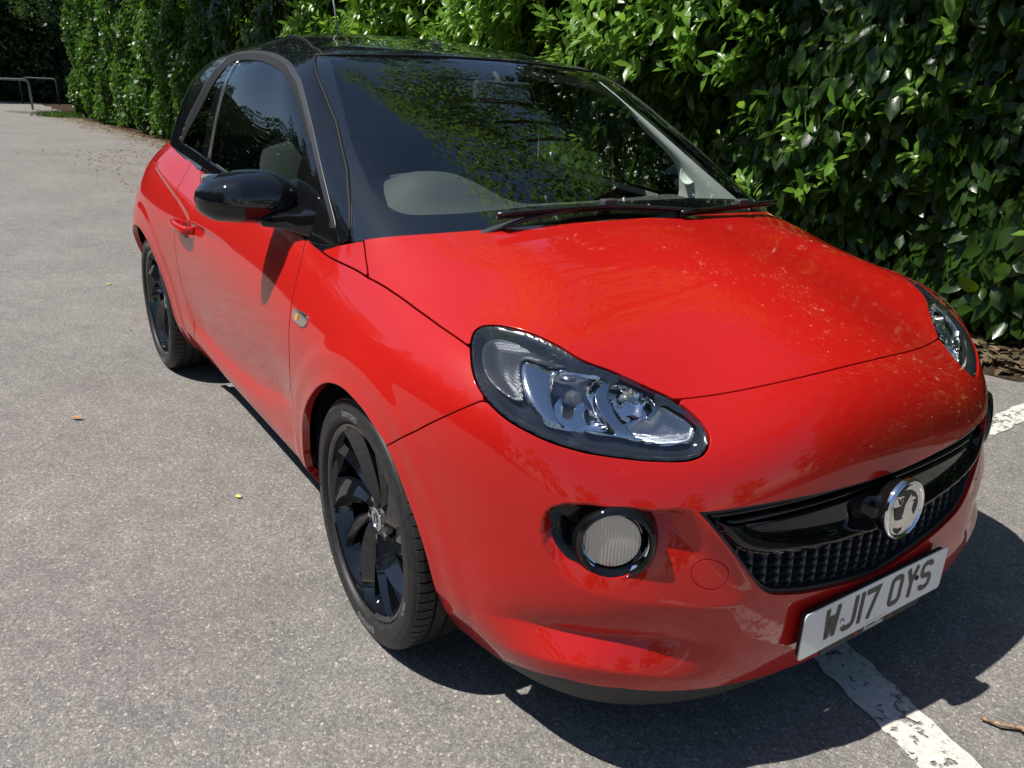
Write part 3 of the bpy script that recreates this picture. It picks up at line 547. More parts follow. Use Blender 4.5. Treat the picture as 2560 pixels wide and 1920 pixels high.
# outlines of the panels, lamps and windows, as (along, up) coordinates on the two body surfaces
FE = {
 'L_headlight': [(3.7564,0.6631),(3.7448,0.6824),(3.7399,0.7009),(3.7466,0.7165),(3.7617,0.7250),(3.7883,0.7311),(3.8206,0.7319),(3.8532,0.7296),(3.8849,0.7251),(3.9157,0.7178),(3.9450,0.7095),(3.9737,0.6991),(4.0006,0.6920),(4.0344,0.6865),(4.0694,0.6786),(4.1031,0.6698),(4.1379,0.6600),(4.1671,0.6511),(4.1899,0.6417),(4.2112,0.6287),(4.2282,0.6151),(4.2413,0.6010),(4.2486,0.5870),(4.2502,0.5733),(4.2458,0.5603),(4.2371,0.5501),(4.2247,0.5440),(4.2061,0.5417),(4.1834,0.5433),(4.1567,0.5469),(4.1260,0.5504),(4.0958,0.5539),(4.0644,0.5564),(4.0339,0.5579),(4.0031,0.5608),(3.9719,0.5640),(3.9412,0.5689),(3.9108,0.5737),(3.8819,0.5802),(3.8508,0.5900),(3.8238,0.6018),(3.8012,0.6165),(3.7811,0.6343)],
 'L_bonnet_side': [(3.2802,1.0081),(3.3263,0.8781),(3.3708,0.7723),(3.4842,0.7293),(3.5743,0.7001),(3.6567,0.6795),(3.7511,0.6619)],
 'L_bonnet_front': [(4.1124,0.6459),(4.1616,0.6445),(4.2108,0.6428),(4.2600,0.6410),(4.3093,0.6393),(4.3585,0.6376),(4.4077,0.6360),(4.4569,0.6346),(4.5061,0.6335),(4.5553,0.6327),(4.6045,0.6322),(4.6537,0.6320)],
 'L_wing_bumper': [(3.6167,0.4054),(3.7122,0.4751),(3.7762,0.5283),(3.8387,0.5839)],
 'L_grille_top': [(4.2237,0.4377),(4.2559,0.4356),(4.3212,0.4335),(4.3931,0.4292),(4.4733,0.4235),(4.5633,0.4190),(4.6282,0.4171)],
 'L_grille_low': [(4.2237,0.4377),(4.2420,0.4159),(4.2663,0.3843),(4.2956,0.3467),(4.3275,0.3031),(4.3526,0.2719),(4.3733,0.2543),(4.3937,0.2453),(4.4269,0.2357),(4.4618,0.2270),(4.5315,0.2138),(4.6081,0.2007),(4.6502,0.1947)],
 'L_fog_bezel': [(3.9936,0.4289),(4.0073,0.4417),(4.0269,0.4481),(4.0532,0.4514),(4.0798,0.4504),(4.1136,0.4462),(4.1374,0.4317),(4.1554,0.4072),(4.1625,0.3792),(4.1579,0.3544),(4.1463,0.3322),(4.1231,0.3144),(4.0965,0.3076),(4.0690,0.3134),(4.0453,0.3259),(4.0264,0.3331),(4.0091,0.3522),(3.9986,0.3734),(3.9933,0.4025)],
 'L_fog_ring': [(4.0277,0.3868),(4.0394,0.4102),(4.0602,0.4256),(4.0863,0.4309),(4.1134,0.4256),(4.1371,0.4102),(4.1527,0.3877),(4.1558,0.3655),(4.1477,0.3433),(4.1311,0.3261),(4.1094,0.3175),(4.0823,0.3184),(4.0567,0.3283),(4.0372,0.3474),(4.0280,0.3660)],
 'L_fog_lens': [(4.0464,0.3728),(4.0500,0.3912),(4.0618,0.4094),(4.0806,0.4211),(4.1025,0.4231),(4.1234,0.4143),(4.1406,0.3975),(4.1490,0.3793),(4.1487,0.3572),(4.1391,0.3389),(4.1221,0.3269),(4.1022,0.3232),(4.0816,0.3282),(4.0628,0.3395),(4.0504,0.3560)],
 'L_fog_crease': [(3.9873,0.3854),(3.9878,0.4134),(3.9934,0.4310),(4.0071,0.4432),(4.0267,0.4499),(4.0576,0.4517),(4.1247,0.4470),(4.1703,0.4441),(4.2272,0.4387)],
 'L_fog_ridge': [(3.9861,0.3851),(3.9927,0.3474),(4.0058,0.3156),(4.0400,0.2886),(4.0940,0.2734),(4.1516,0.2637),(4.2103,0.2536),(4.2851,0.2469),(4.3527,0.2561)],
 'L_tow': [(4.2315,0.3145),(4.2344,0.3285),(4.2457,0.3369),(4.2603,0.3384),(4.2760,0.3330),(4.2888,0.3214),(4.2936,0.3081),(4.2905,0.2930),(4.2786,0.2835),(4.2635,0.2824),(4.2467,0.2896),(4.2358,0.3021)],
 'L_chin': [(3.8242,0.1456),(3.9429,0.1696),(4.0251,0.1761),(4.1222,0.1829),(4.2172,0.1755),(4.3275,0.1450),(4.3019,0.1070),(4.2641,0.0838),(4.2244,0.0926),(4.1494,0.1174),(4.0761,0.1270),(4.0189,0.1228),(3.9357,0.1061),(3.7840,0.0469)],
 'L_red_bottom': [(3.7699,0.0000),(3.8522,0.0215),(3.9201,0.0509),(4.0202,0.0805),(4.1251,0.0776),(4.2008,0.0602),(4.2826,0.0420),(4.3765,0.0240),(4.4998,0.0030)],
 'L_arch': [(3.0589,0.0350),(3.0098,0.0865),(3.0377,0.1825),(3.0805,0.2630),(3.1503,0.3380),(3.2277,0.3956),(3.2848,0.4302),(3.3417,0.4529),(3.4008,0.4629),(3.4552,0.4598),(3.5153,0.4478),(3.5641,0.4292),(3.6167,0.4054),(3.6557,0.3640),(3.6884,0.3109),(3.7154,0.2527),(3.7300,0.1898),(3.7320,0.1270),(3.7042,0.0431),(3.7028,0.0000),(3.7297,0.0000),(3.7699,0.0000)],
 'L_door_front': [(2.9479,1.0075),(2.9807,0.8421),(3.0116,0.6748),(3.0287,0.5808),(3.0342,0.5154),(3.0272,0.4412),(2.9906,0.3549),(2.9616,0.2893),(2.9831,0.1177),(3.0189,0.0776)],
 'L_door_rear': [(1.6891,0.5935),(1.6981,0.5728),(1.7085,0.4999),(1.7002,0.3979),(1.6961,0.2983),(1.7331,0.2235),(1.7586,0.1850),(1.7357,0.1195)],
 'L_door_low': [(1.7357,0.1195),(1.7903,0.1076),(2.0165,0.0992),(2.2257,0.0854),(2.4118,0.0876)],
 'L_sill_low': [(1.8545,0.1138),(2.1939,0.0779),(2.6832,0.0467),(3.0454,0.0389)],
 'L_belt': [(1.2946,1.0081),(1.5677,0.9888),(1.7559,0.9730),(1.9212,0.9779)],
 'L_ridge': [(1.2749,0.8096),(1.3921,0.7833),(1.5079,0.7501),(1.6211,0.7215),(1.7320,0.6959),(1.8109,0.6727),(1.8878,0.6518),(1.9463,0.6251)],
 'L_ridge2': [(1.9463,0.6251),(2.0418,0.6359),(2.2300,0.6436),(2.4468,0.6383)],
 'L_handle': [(1.7443,0.5921),(1.8301,0.6097),(1.9103,0.6159),(1.9614,0.5982),(1.9767,0.5739),(1.9569,0.5494),(1.9066,0.5330),(1.8545,0.5384),(1.8115,0.5490),(1.7655,0.5654)],
 'L_fuel': [(1.4225,0.8369),(1.4570,0.7752),(1.4850,0.6882),(1.4691,0.6079),(1.4411,0.5730),(1.4018,0.5545),(1.3690,0.5637),(1.3534,0.5949),(1.3685,0.6381),(1.3831,0.7032)],
 'L_lower_crease': [(1.7669,0.1874),(1.8902,0.1839),(2.1087,0.1722),(2.3644,0.1852),(2.5647,0.2102),(2.7850,0.2554),(2.9575,0.2879)],
 'L_indic': [(3.0569,0.5827),(3.0692,0.5915),(3.1574,0.5847),(3.1463,0.5525),(3.0653,0.5578)],
 'L_tri_low': [(2.9506,0.9962),(3.0081,0.9868),(3.0722,0.9538),(3.0839,0.9763),(3.1595,1.0081),(3.2467,1.0081)],
 'L_hl_frame': [(3.8709,0.6762),(3.8745,0.6882),(3.8994,0.6884),(3.9291,0.6844),(3.9552,0.6844),(3.9917,0.6892),(4.0304,0.6873),(4.0712,0.6802),(4.1142,0.6692),(4.1613,0.6520),(4.2002,0.6329),(4.2255,0.6175),(4.2378,0.6009),(4.2329,0.5856),(4.2143,0.5787),(4.1823,0.5805),(4.1461,0.5857),(4.1102,0.5932),(4.0752,0.5976),(4.0316,0.5938),(3.9859,0.5921),(3.9659,0.5909),(3.9440,0.6014),(3.9176,0.6186),(3.8915,0.6448)],
 'L_hl_low': [(3.9400,0.6606),(3.9455,0.6711),(3.9709,0.6769),(4.0076,0.6789),(4.0460,0.6763),(4.0376,0.6700),(4.0303,0.6612),(4.0325,0.6494),(4.0424,0.6345),(4.0569,0.6222),(4.0732,0.6096),(4.0836,0.6022),(4.0524,0.5996),(4.0090,0.5968),(3.9858,0.5966),(3.9700,0.6113),(3.9537,0.6338)],
 'L_hl_high': [(4.0516,0.6693),(4.0672,0.6739),(4.0944,0.6717),(4.1264,0.6619),(4.1470,0.6524),(4.1530,0.6429),(4.1424,0.6316),(4.1197,0.6226),(4.0959,0.6146),(4.0776,0.6244),(4.0646,0.6411),(4.0538,0.6558)],
 'L_hl_drl': [(4.0988,0.6107),(4.1199,0.6197),(4.1452,0.6277),(4.1613,0.6398),(4.1726,0.6413),(4.1996,0.6280),(4.2222,0.6147),(4.2329,0.6005),(4.2283,0.5886),(4.2097,0.5829),(4.1800,0.5843),(4.1460,0.5891),(4.1168,0.5978)],
 'L_hl_ind': [(3.7716,0.6772),(3.7671,0.7045),(3.7921,0.7191),(3.8331,0.7238),(3.8815,0.7235),(3.9301,0.7136),(3.9682,0.6976),(3.9428,0.6893),(3.9034,0.6918),(3.8737,0.6921),(3.8682,0.6782),(3.8867,0.6485),(3.9046,0.6239),(3.9005,0.6151),(3.8747,0.6157),(3.8362,0.6243),(3.8017,0.6424)],
 'L_bar_top': [(4.2574,0.4154),(4.2874,0.3975),(4.3417,0.3915),(4.4362,0.3849),(4.5216,0.3826),(4.6074,0.3832),(4.6328,0.3852)],
 'L_bar_low': [(4.2574,0.4154),(4.2791,0.3824),(4.3044,0.3569),(4.3405,0.3392),(4.3893,0.3281),(4.4669,0.3185),(4.5340,0.3130),(4.6225,0.3086),(4.6541,0.3083)],
 'G_screen_side': [(2.0856,0.0196),(2.0859,0.1098),(2.0859,0.2179),(2.0903,0.3957),(2.0975,0.5241),(2.0929,0.6254),(2.0614,0.6944),(2.0357,0.7284)],
 'G_header': [(2.0356,0.7269),(2.1977,0.7187),(2.3719,0.7331),(2.5233,0.7422),(2.6451,0.7419),(2.6653,0.7390)],
 'G_frit': [(2.1326,0.6490),(2.1318,0.5092),(2.1226,0.3753),(2.1205,0.2744),(2.1244,0.2023),(2.1278,0.1375),(2.1439,0.0860),(2.1633,0.0596),(2.1928,0.0493),(2.2623,0.0460),(2.3239,0.0487),(2.4135,0.0529)],
 'G_trim_out': [(0.8486,0.0924),(0.8860,0.2464),(0.9318,0.3520),(1.0156,0.4963),(1.0558,0.6398),(1.0644,0.7045),(1.1676,0.7320),(1.3580,0.7306),(1.5329,0.7283),(1.7173,0.7173),(1.8940,0.6815),(1.9910,0.6009),(2.0126,0.5323),(2.0209,0.4272),(2.0250,0.3184),(2.0275,0.2140),(2.0298,0.1231),(2.0310,0.0703)],
 'G_trim_in': [(0.8996,0.1028),(0.9304,0.2018),(0.9858,0.2901),(1.0696,0.4203),(1.1530,0.5767),(1.2080,0.6500),(1.2825,0.6717),(1.4694,0.6740),(1.6296,0.6711),(1.8173,0.6401),(1.9222,0.5755),(1.9613,0.5072),(1.9799,0.4234),(1.9912,0.3298),(1.9995,0.2060),(2.0093,0.0821)],
 'G_bp1': [(1.2104,0.6551),(1.1544,0.0488)],
 'G_bp2': [(1.2903,0.6651),(1.2088,0.0188)],
 'G_belt_glass': [(0.8486,0.0924),(1.0033,0.0644),(1.1764,0.0379),(1.3595,0.0641)],
 'G_tri': [(1.9939,0.3414),(1.9614,0.3059),(1.9223,0.2472),(1.9045,0.1989),(1.8933,0.1551)],
 'G_tri_r': [(1.9939,0.3414),(2.0029,0.2507),(2.0076,0.1548),(2.0136,0.0760),(2.0299,0.0650)],
 'G_ditch': [(1.2440,0.9200),(1.5277,0.8823),(1.8098,0.8448),(2.0146,0.7853),(2.0830,0.7269)],
}
# ------------------------------------------------------------------ the car: materials
def paint():
    m = mat('red_paint', (.475, .008, .005), .5, 0, 1.0, .12, .03); b = BS(m)
    n1 = noise(m, 3.0, 3); n2 = noise(m, 55, 4, .65, dist=1.5); r = ramp(m, n2.outputs[0], [(.62, 0), (.80, 1)])
    r1 = ramp(m, n1.outputs[0], [(.5, 0), (.66, 1)]); mu = N(m, 'ShaderNodeMath', operation='MULTIPLY'); L(m, r.outputs[0], mu.inputs[0]); L(m, r1.outputs[0], mu.inputs[1])
    mu2 = N(m, 'ShaderNodeMath', operation='MULTIPLY'); L(m, mu.outputs[0], mu2.inputs[0]); mu2.inputs[1].default_value = .22
    L(m, mixc(m, mu2.outputs[0], (.475, .008, .005), (.62, .13, .09)), b.inputs['Base Color'])
    rr = ramp(m, n2.outputs[0], [(.3, .025), (.8, .07)]); L(m, rr.outputs[0], b.inputs['Coat Roughness'])
    return m
def black_paint():
    m = mat('black_paint', (.005, .006, .009), .4, 0, 1.0, .0, .012); b = BS(m)
    n = noise(m, 900, 1); r = ramp(m, n.outputs[0], [(.70, 0), (.78, 1)]); L(m, mixc(m, r.outputs[0], (.006, .007, .010), (.03, .034, .045)), b.inputs['Base Color']); return m
RED = paint(); BLK = black_paint(); BS(BLK).inputs['Coat IOR'].default_value = 1.7
GLOSSK = mat('gloss_black_plastic', (.006, .006, .007), .3, 0, 1.0, 0, .02)
MATTK = mat('matt_black_plastic', (.022, .022, .024), .55); bn = noise(MATTK, 900, 2); L(MATTK, bump(MATTK, bn.outputs[0], .0004, .5), BS(MATTK).inputs['Normal'])
DARK = mat('dark_cavity', (.008, .008, .008), .9, spec=.1)
RUBBER = mat('rubber_seal', (.014, .014, .015), .6, spec=.2)
SEALGREY = mat('grey_seal', (.035, .035, .038), .38)
CHROME = mat('chrome', (.85, .86, .88), .04, 1)
SATIN = mat('satin_chrome', (.62, .64, .68), .16, 1)
SCREEN = clearmat('windscreen_glass', (.88, .94, .91), 1.85)
SIDEGL = clearmat('side_glass', (.68, .78, .73), 1.62)
PRIVGL = clearmat('privacy_glass', (.10, .12, .11), 1.55)
LENS = clearmat('lamp_lens', (.94, .96, .98), 1.7)
BEZEL = mat('lamp_bezel', (.028, .031, .040), .22, .3, .5)
WHITEP = mat('plate_white', (.72, .74, .76), .28, 0, .5)
GLYPH = mat('plate_black', (.05, .045, .04), .45)

us = np.unique(np.r_[np.arange(0, 1.1, .03), np.arange(1.1, 3.0, .010), np.arange(3.0, low.U/2, .0052), low.U/2])
vs = np.linspace(0, low.V, 200)
Lf = {k[2:]: v for k, v in FE.items() if k.startswith('L_')}; Gt = {k[2:]: v for k, v in FE.items() if k.startswith('G_')}
UC = low.U/2
HEADL = catmull(Lf['headlight'], 5, True)
CREASE = catmull(Lf['fog_crease'], 5); FRIDGE = catmull(Lf['fog_ridge'], 5)
FOGPOLY = np.vstack([CREASE, FRIDGE[::-1]])
CHIN = np.array(Lf['chin'])
gtop = catmull(Lf['grille_top'], 5); glow = catmull(Lf['grille_low'], 5)
gtop = np.vstack([gtop, [UC+.05, gtop[-1][1]]]); glow = np.vstack([glow, [UC+.05, glow[-1][1]]])
GRILLE = np.vstack([gtop, glow[::-1]])
arch = catmull([p for p in Lf['arch'][1:18]], 4); ARCH = np.vstack([[arch[0][0]+.03, -.05], arch, [arch[-1][0]-.01, -.05]])
RIDGE = catmull(Lf['ridge'], 4); RIDGE2 = catmull(Lf['ridge']+Lf['ridge2'][1:], 4)
LCREASE = catmull(Lf['lower_crease'], 4)

def disp(sh):
    h = np.zeros(len(sh.P0)); P = sh.P0
    # haunch crease running to the door handle
    d = sh.dist(RIDGE2, maxd=.2); vr = np.interp(sh.U, RIDGE2[:, 0], RIDGE2[:, 1]); s = np.where(sh.W > vr, d, -d)
    wgt = sstep(RIDGE2[-1, 0]+.02, RIDGE2[-1, 0]-.45, sh.U)*sstep(RIDGE2[0, 0]-.35, RIDGE2[0, 0]-.05, sh.U)
    prof = np.where(s > 0, np.exp(-(s/.07)**2), np.exp(-(s/.013)**2)); h += .011*wgt*prof
    # lower door sculpture
    d = sh.dist(LCREASE, maxd=.3); vr = np.interp(sh.U, LCREASE[:, 0], LCREASE[:, 1]); s = np.where(sh.W > vr, d, -d)
    wgt = sstep(LCREASE[0, 0]-.15, LCREASE[0, 0]+.15, sh.U)*sstep(LCREASE[-1, 0]+.10, LCREASE[-1, 0]-.15, sh.U)
    h -= .013*wgt*np.where(s > 0, np.exp(-(s/.10)**2), np.exp(-(s/.035)**2))
    # wheel arch lips
    d = np.abs(sh.poly(ARCH, arch)); h += .004*np.exp(-(d/.018)**2)+.005*sstep(.11, .06, d)
    dr = np.abs(np.hypot(P[:, 0]+2.311, P[:, 2]-.30)-.365); m = (P[:, 0] < -1.7) & (P[:, 0] > -2.9); h += m*(.004*np.exp(-(dr/.018)**2)+.005*sstep(.11, .06, dr))
    # fog lamp scoop under the overhanging crease
    ins = inpoly(sh.U, sh.W, FOGPOLY); dt = sh.dist(CREASE); db = sh.dist(FRIDGE); t = dt/(dt+db+1e-9); dg = np.maximum(0, -sh.poly(GRILLE, GRILLE))
    dep = .034*np.clip(dt/.006, 0, 1)*(1-t)**.95*sstep(0, .05, dg)*sstep(.0, .05, np.abs(sh.dist([CREASE[0]])))
    h -= np.where(ins, dep, 0)
    # chin shelves
    ins = inpoly(sh.U, sh.W, CHIN); top = CHIN[:6]; bot = np.vstack([CHIN[5:], CHIN[:1]]); dt = sh.dist(top); db = sh.dist(bot)
    up = (~ins) & (sh.W > np.interp(sh.U, top[:, 0], top[:, 1])); side = sstep(top[0, 0], top[0, 0]+.22, sh.U)*sstep(top[-1, 0]+.005, top[-1, 0]-.14, sh.U)
    h -= .031*side*np.where(ins, (db/(dt+db+1e-9)), np.where(up, np.exp(-(dt/.05)**1.15), 0))
    return h
SH = Sheet(low, us, vs, disp)
F_head = SH.poly(HEADL); F_grille = SH.poly(GRILLE, GRILLE); F_arch = SH.poly(ARCH, arch)
F_rarch = .362-np.hypot(SH.P0[:, 0]+2.311, SH.P0[:, 2]-.30); F_rarch = np.where(SH.P0[:, 0] > -1.6, -1, F_rarch)
FOGB = catmull(Lf['fog_bezel'], 4, True); F_fog = SH.poly(FOGB)
TOW = catmull(Lf['tow'], 4, True); F_tow = SH.poly(TOW)
RB = np.array([[3.40, .0]]+[list(p) for p in Lf['red_bottom'][1:]]); RB = np.vstack([RB, [UC+.05, RB[-1][1]]]); RBP = np.vstack([RB, [UC+.05, -.1], [3.4, -.1]]); F_split = SH.poly(RBP, RB)
inhead = np.array(HEADL).mean(0)
bs = Lf['bonnet_side']; bf = Lf['bonnet_front']; wb = Lf['wing_bumper']
# scuttle piece, black pillar foot, bonnet
topv = low.V+.06
BSIDE = np.vstack([[bs[0][0], topv], np.array(bs), [inhead]]); BFRONT = np.vstack([[inhead], catmull(bf[1:], 4), [[UC+.05, bf[-1][1]]]])
BON = np.vstack([BSIDE, BFRONT[1:], [[UC+.05, topv]]]); F_bon = SH.poly(BON, np.vstack([BSIDE, BFRONT[1:]]))
tl = Lf['tri_low']; A_, B_ = tl[2], tl[5]
belt = [Lf['belt'][0]]+Lf['belt'][1:]
BELT = np.array([[-.05, belt[0][1]+.02]]+[list(p) for p in belt]+[list(tl[0])]+[list(tl[2])])
FOOT = np.vstack([[[-.05, topv]], BELT, [list(tl[3]), list(tl[4])], [[bs[0][0], bs[0][1]]], [[bs[0][0], topv]]]); F_foot = SH.poly(FOOT, FOOT[1:-1])
WB = np.array([list(inhead)]+[list(p) for p in wb[::-1]])
BUM = np.vstack([WB, [[wb[0][0]-.05, wb[0][1]-.02]], [[wb[0][0]-.05, -.1]], [[UC+.05, -.1]], BFRONT[::-1][:-1]]); F_bum = SH.poly(BUM, np.vstack([BFRONT[::-1], WB, [[wb[0][0]-.05, wb[0][1]-.02]]]))
SCT = np.array([list(tl[2]), list(tl[3]), list(tl[4]), list(bs[0]), list(bs[1]), list(bs[2])]); 
# scuttle piece: between the black foot, the bonnet side and the wing shut
F_sct = SH.poly(SCT)
df = Lf['door_front']; dr_ = Lf['door_rear']; dl = Lf['door_low']; sl = Lf['sill_low']
DLOW = [dr_[-1]]+[list(p) for p in dl[1:4]]
dend = [df[7][0]+.0, DLOW[-1][1]]
DF = catmull([list(tl[1])]+[list(p) for p in df[:8]]+[[df[7][0]+.02, min(p[1] for p in DLOW)]], 4)
DR = catmull([[dr_[0][0]-.03, low.V]]+[list(p) for p in dr_], 4)
DOOR = np.vstack([DF, np.array(DLOW)[::-1], DR[::-1], BELT[(BELT[:, 0] > DR[0][0]) & (BELT[:, 0] < DF[0][0])]])
F_door = SH.poly(DOOR)
WING = np.vstack([DF, [[DF[-1][0], -.1], [wb[0][0]-.05, -.1], [wb[0][0]-.05, wb[0][1]-.02]], WB[::-1], [list(bs[6])], np.array(bs[2:6][::-1]), [list(tl[2])]])
F_wing = SH.poly(WING, np.vstack([WING[:len(DF)+1], WING[len(DF)+2:], WING[:1]]))
QUA = np.vstack([[[-.05, -.1], [DF[-1][0], -.1]], [list(DF[-1])], np.array(DLOW)[::-1], DR[::-1], BELT[BELT[:, 0] <= DR[0][0]][::-1]]); F_qua = SH.poly(QUA, QUA[1:])
g = .0034
def mn(*a):
    r = a[0]
    for x in a[1:]: r = np.minimum(r, x)
    return r
CAR = empty('hatchback_car', (-1.15, 0, 0)); tag(CAR, 'red hatchback with black roof, black door mirrors and gloss black wheels, parked beside the hedge', 'car')
BONNET = panel('bonnet', SH, mn(F_bon-g, -F_head-.003), RED, CAR, 'both')
BUMPER = panel('front_bumper', SH, mn(F_bum-g*.6, -F_head-.0045, -F_grille, -F_arch, -F_fog-.001, -F_split-.001, -F_tow-.0018), RED, CAR, 'both', depth=.022)
panel('bumper_splitter', SH, mn(F_split-.001, -F_arch), MATTK, CAR, 'both', off=.004, depth=.015)
for sd in ('near', 'far'):
    o = panel('front_wing', SH, mn(F_wing-g, -F_head-.003, -F_arch, -F_bum-g*.6), RED, CAR, sd, depth=.02)
    o = panel('scuttle_corner', SH, mn(F_sct-g, ), RED, CAR, sd)
    dob = panel('door', SH, F_door-g, RED, CAR, sd)
    if sd == 'near': DOORN = dob
    else: DOORF = dob
    panel('rear_quarter_panel', SH, mn(F_qua-g, -F_rarch), RED, CAR, sd, depth=.02)
    panel('pillar_foot', SH, mn(F_foot-.001), BLK, CAR, sd)
    panel('tow_eye_cover', SH, F_tow-.0016, RED, BUMPER, sd)
# inner shell that closes the gaps between the panels
vl, nl, fl = cut(SH, mn(-F_head, -F_grille-.0, -F_arch, -F_rarch, -F_fog, SH.poly(np.vstack([[[-.1, -.1], [UC+.1, -.1]], [[UC+.1, low.V-.02], [-.1, low.V-.02]]]), np.array([[0, low.V-.02], [UC, low.V-.02]])) if False else -F_fog), .022)
vl, nl, fl = weld(vl, nl, fl); mesh('inner_shell', vl, fl, DARK, CAR, normals=nl)

# ------------------------------------------------------------------ greenhouse
usg = np.unique(np.r_[np.arange(0, .9, .02), np.arange(.9, G.U/2, .006), G.U/2]); vsg = np.linspace(0, G.V, 230)
GS = Sheet(G, usg, vsg); GC = G.U/2
ss = np.array(Gt['screen_side'][1:]); _pf = np.polyfit(ss[:, 1], ss[:, 0], 2); ss[:, 0] = np.polyval(_pf, ss[:, 1]); hd = [Gt['screen_side'][-1]]+list(Gt['header'][1:4]); HD = np.vstack([catmull(hd, 4), [[GC+.05, hd[-1][1]]]])
SIDE = np.vstack([[[np.polyval(_pf, v_), v_] for v_ in (-.05, 0., .05)], ss]); SCR = np.vstack([SIDE, HD[1:], [[GC+.05, -.05]]]); SCRB = np.vstack([SIDE, HD[1:]])
F_scr = GS.poly(SCR, SCRB)
fr = catmull([[Gt['frit'][0][0], Gt['frit'][0][1]]]+[list(p) for p in Gt['frit'][1:]], 4); F_FR = np.vstack([fr, [[GC+.05, fr[-1][1]]], [[GC+.05, HD[-1][1]-.035]], HD[::-1][1:-2]-[0, .030]]); F_frit = GS.poly(F_FR, F_FR[:-1]) if True else None
F_frit = GS.poly(F_FR, np.vstack([F_FR[len(fr)+1:], F_FR[:len(fr)+1]]))
to = catmull(Gt['trim_out'], 4); ti = catmull(Gt['trim_in'], 4); bg = Gt['belt_glass']
def closeb(t, v0): return np.vstack([t, [[t[-1][0], -.05], [t[0][0], -.05]]])
TO = closeb(to, 0); F_to = GS.poly(TO, to); TI = closeb(ti, 0)
beltv = np.interp(GS.U, [bg[0][0], bg[-1][0], ti[-1][0]], [bg[0][1], bg[-1][1], bg[-1][1]*.6]); F_ti = np.minimum(GS.poly(TI, ti), GS.W-beltv)
b1, b2 = np.array(Gt['bp1']), np.array(Gt['bp2'])
def linef(a, b):   # signed distance-like field right of the line a->b in (u,v)
    d = (b-a)/np.linalg.norm(b-a); return -((GS.U-a[0])*d[1]-(GS.W-a[1])*d[0])
fb1, fb2 = linef(b1[0], b1[1]), linef(b2[0], b2[1])
if fb2[np.argmin(np.abs(GS.U-b1[:, 0].mean())+np.abs(GS.W-b1[:, 1].mean()))] > 0: fb1, fb2 = -fb1, -fb2
# now fb1 > 0 in front of line 1 ; fb2 > 0 in front of line 2
fb1 = np.where(True, fb1, fb1)
tr = np.array(Gt['tri']); TRI = np.vstack([tr, [[tr[-1][0], -.05]], [[ti[-1][0]+.4, -.05]], [[ti[-1][0]+.4, tr[0][1]+.0]]]); F_tri = GS.poly(TRI)
FRIT = mat('frit_black', (.006, .006, .007), .08, 0, 0)
V1, N1, F1 = cut(GS, F_scr-.004); V1, N1, F1 = weld(V1, N1, F1); WS = mesh('windscreen', V1, F1, SCREEN, CAR, normals=N1)
V1, N1, F1 = cut(GS, mn(F_scr-.005, -F_frit), .004); V1, N1, F1 = weld(V1, N1, F1); mesh('screen_border', V1, F1, FRIT, WS, normals=N1)
_sp = dens(np.vstack([SIDE[2:], HD[1:]]), .03); _sp = _sp[_sp[:, 0] <= GC]; _s3 = G.pts(_sp[:, 0], np.clip(_sp[:, 1], 0, G.V)); _s3 = np.vstack([_s3, (_s3*[1, -1, 1])[::-1][1:]]); _s3 = np.vstack([_s3[:1]-[-.02, 0, .02], _s3, _s3[-1:]-[-.02, 0, .02]])
mb = MB(); mb.tube([tuple(p) for p in _s3], .0048, 8); mb.build('windscreen_seal', RUBBER, WS)
di = Gt['ditch']; DI = catmull([list(p) for p in di], 4); d_d = GS.dist(DI)
_d3 = G.pts(DI[:, 0], DI[:, 1])
F_body = mn(-F_scr-.006, -F_to-.002)
ROOF = panel('roof', GS, F_body, BLK, CAR, 'both', depth=.014)
for _g in (1, -1):
    mb = MB(); mb.tube([(p[0], p[1]*_g, p[2]+.001) for p in _d3], .0045, 8); mb.build('roof_moulding', RUBBER, ROOF)
for sd in ('near', 'far'):
    dp = DOORN if sd == 'near' else DOORF
    panel('window_seal', GS, mn(F_to-.001, .0155-F_to, -F_ti+.001, GS.W-beltv-.014), SEALGREY, CAR, sd, off=-.003+.003*np.clip((F_to-.008)/.008, -1, 1)**2, r=.003, depth=.012)
    panel('window_frame', GS, mn(F_to-.008, -F_ti+.002, GS.W-beltv-.014), RUBBER, CAR, sd, off=.001, depth=.012)
    panel('belt_trim', GS, mn(F_to-.001, -F_ti+.002, beltv+.0125-GS.W), GLOSSK, CAR, sd, off=-.002, depth=.012)
    V1, N1, F1 = cut(GS, mn(F_ti, fb2-.012), .004)
    if sd == 'far': V1, N1, F1 = mirror(V1, N1, F1)
    mesh('door_window', V1, F1, SIDEGL, dp, normals=N1)
    V1, N1, F1 = cut(GS, mn(F_ti, -fb1-.0), .004)
    if sd == 'far': V1, N1, F1 = mirror(V1, N1, F1)
    mesh('quarter_window', V1, F1, PRIVGL, CAR, normals=N1)
    panel('door_pillar_trim', GS, mn(F_ti, fb1, -fb2+.008), GLOSSK, CAR, sd, off=.001)
    panel('window_edge_strip', GS, mn(F_ti, fb2-.006, -fb2+.016), SATIN, CAR, sd, off=-.001, r=.001, depth=.004)
    panel('mirror_sail', GS, mn(F_tri, F_ti+.01), GLOSSK, dp, sd, off=-.001, depth=.006)

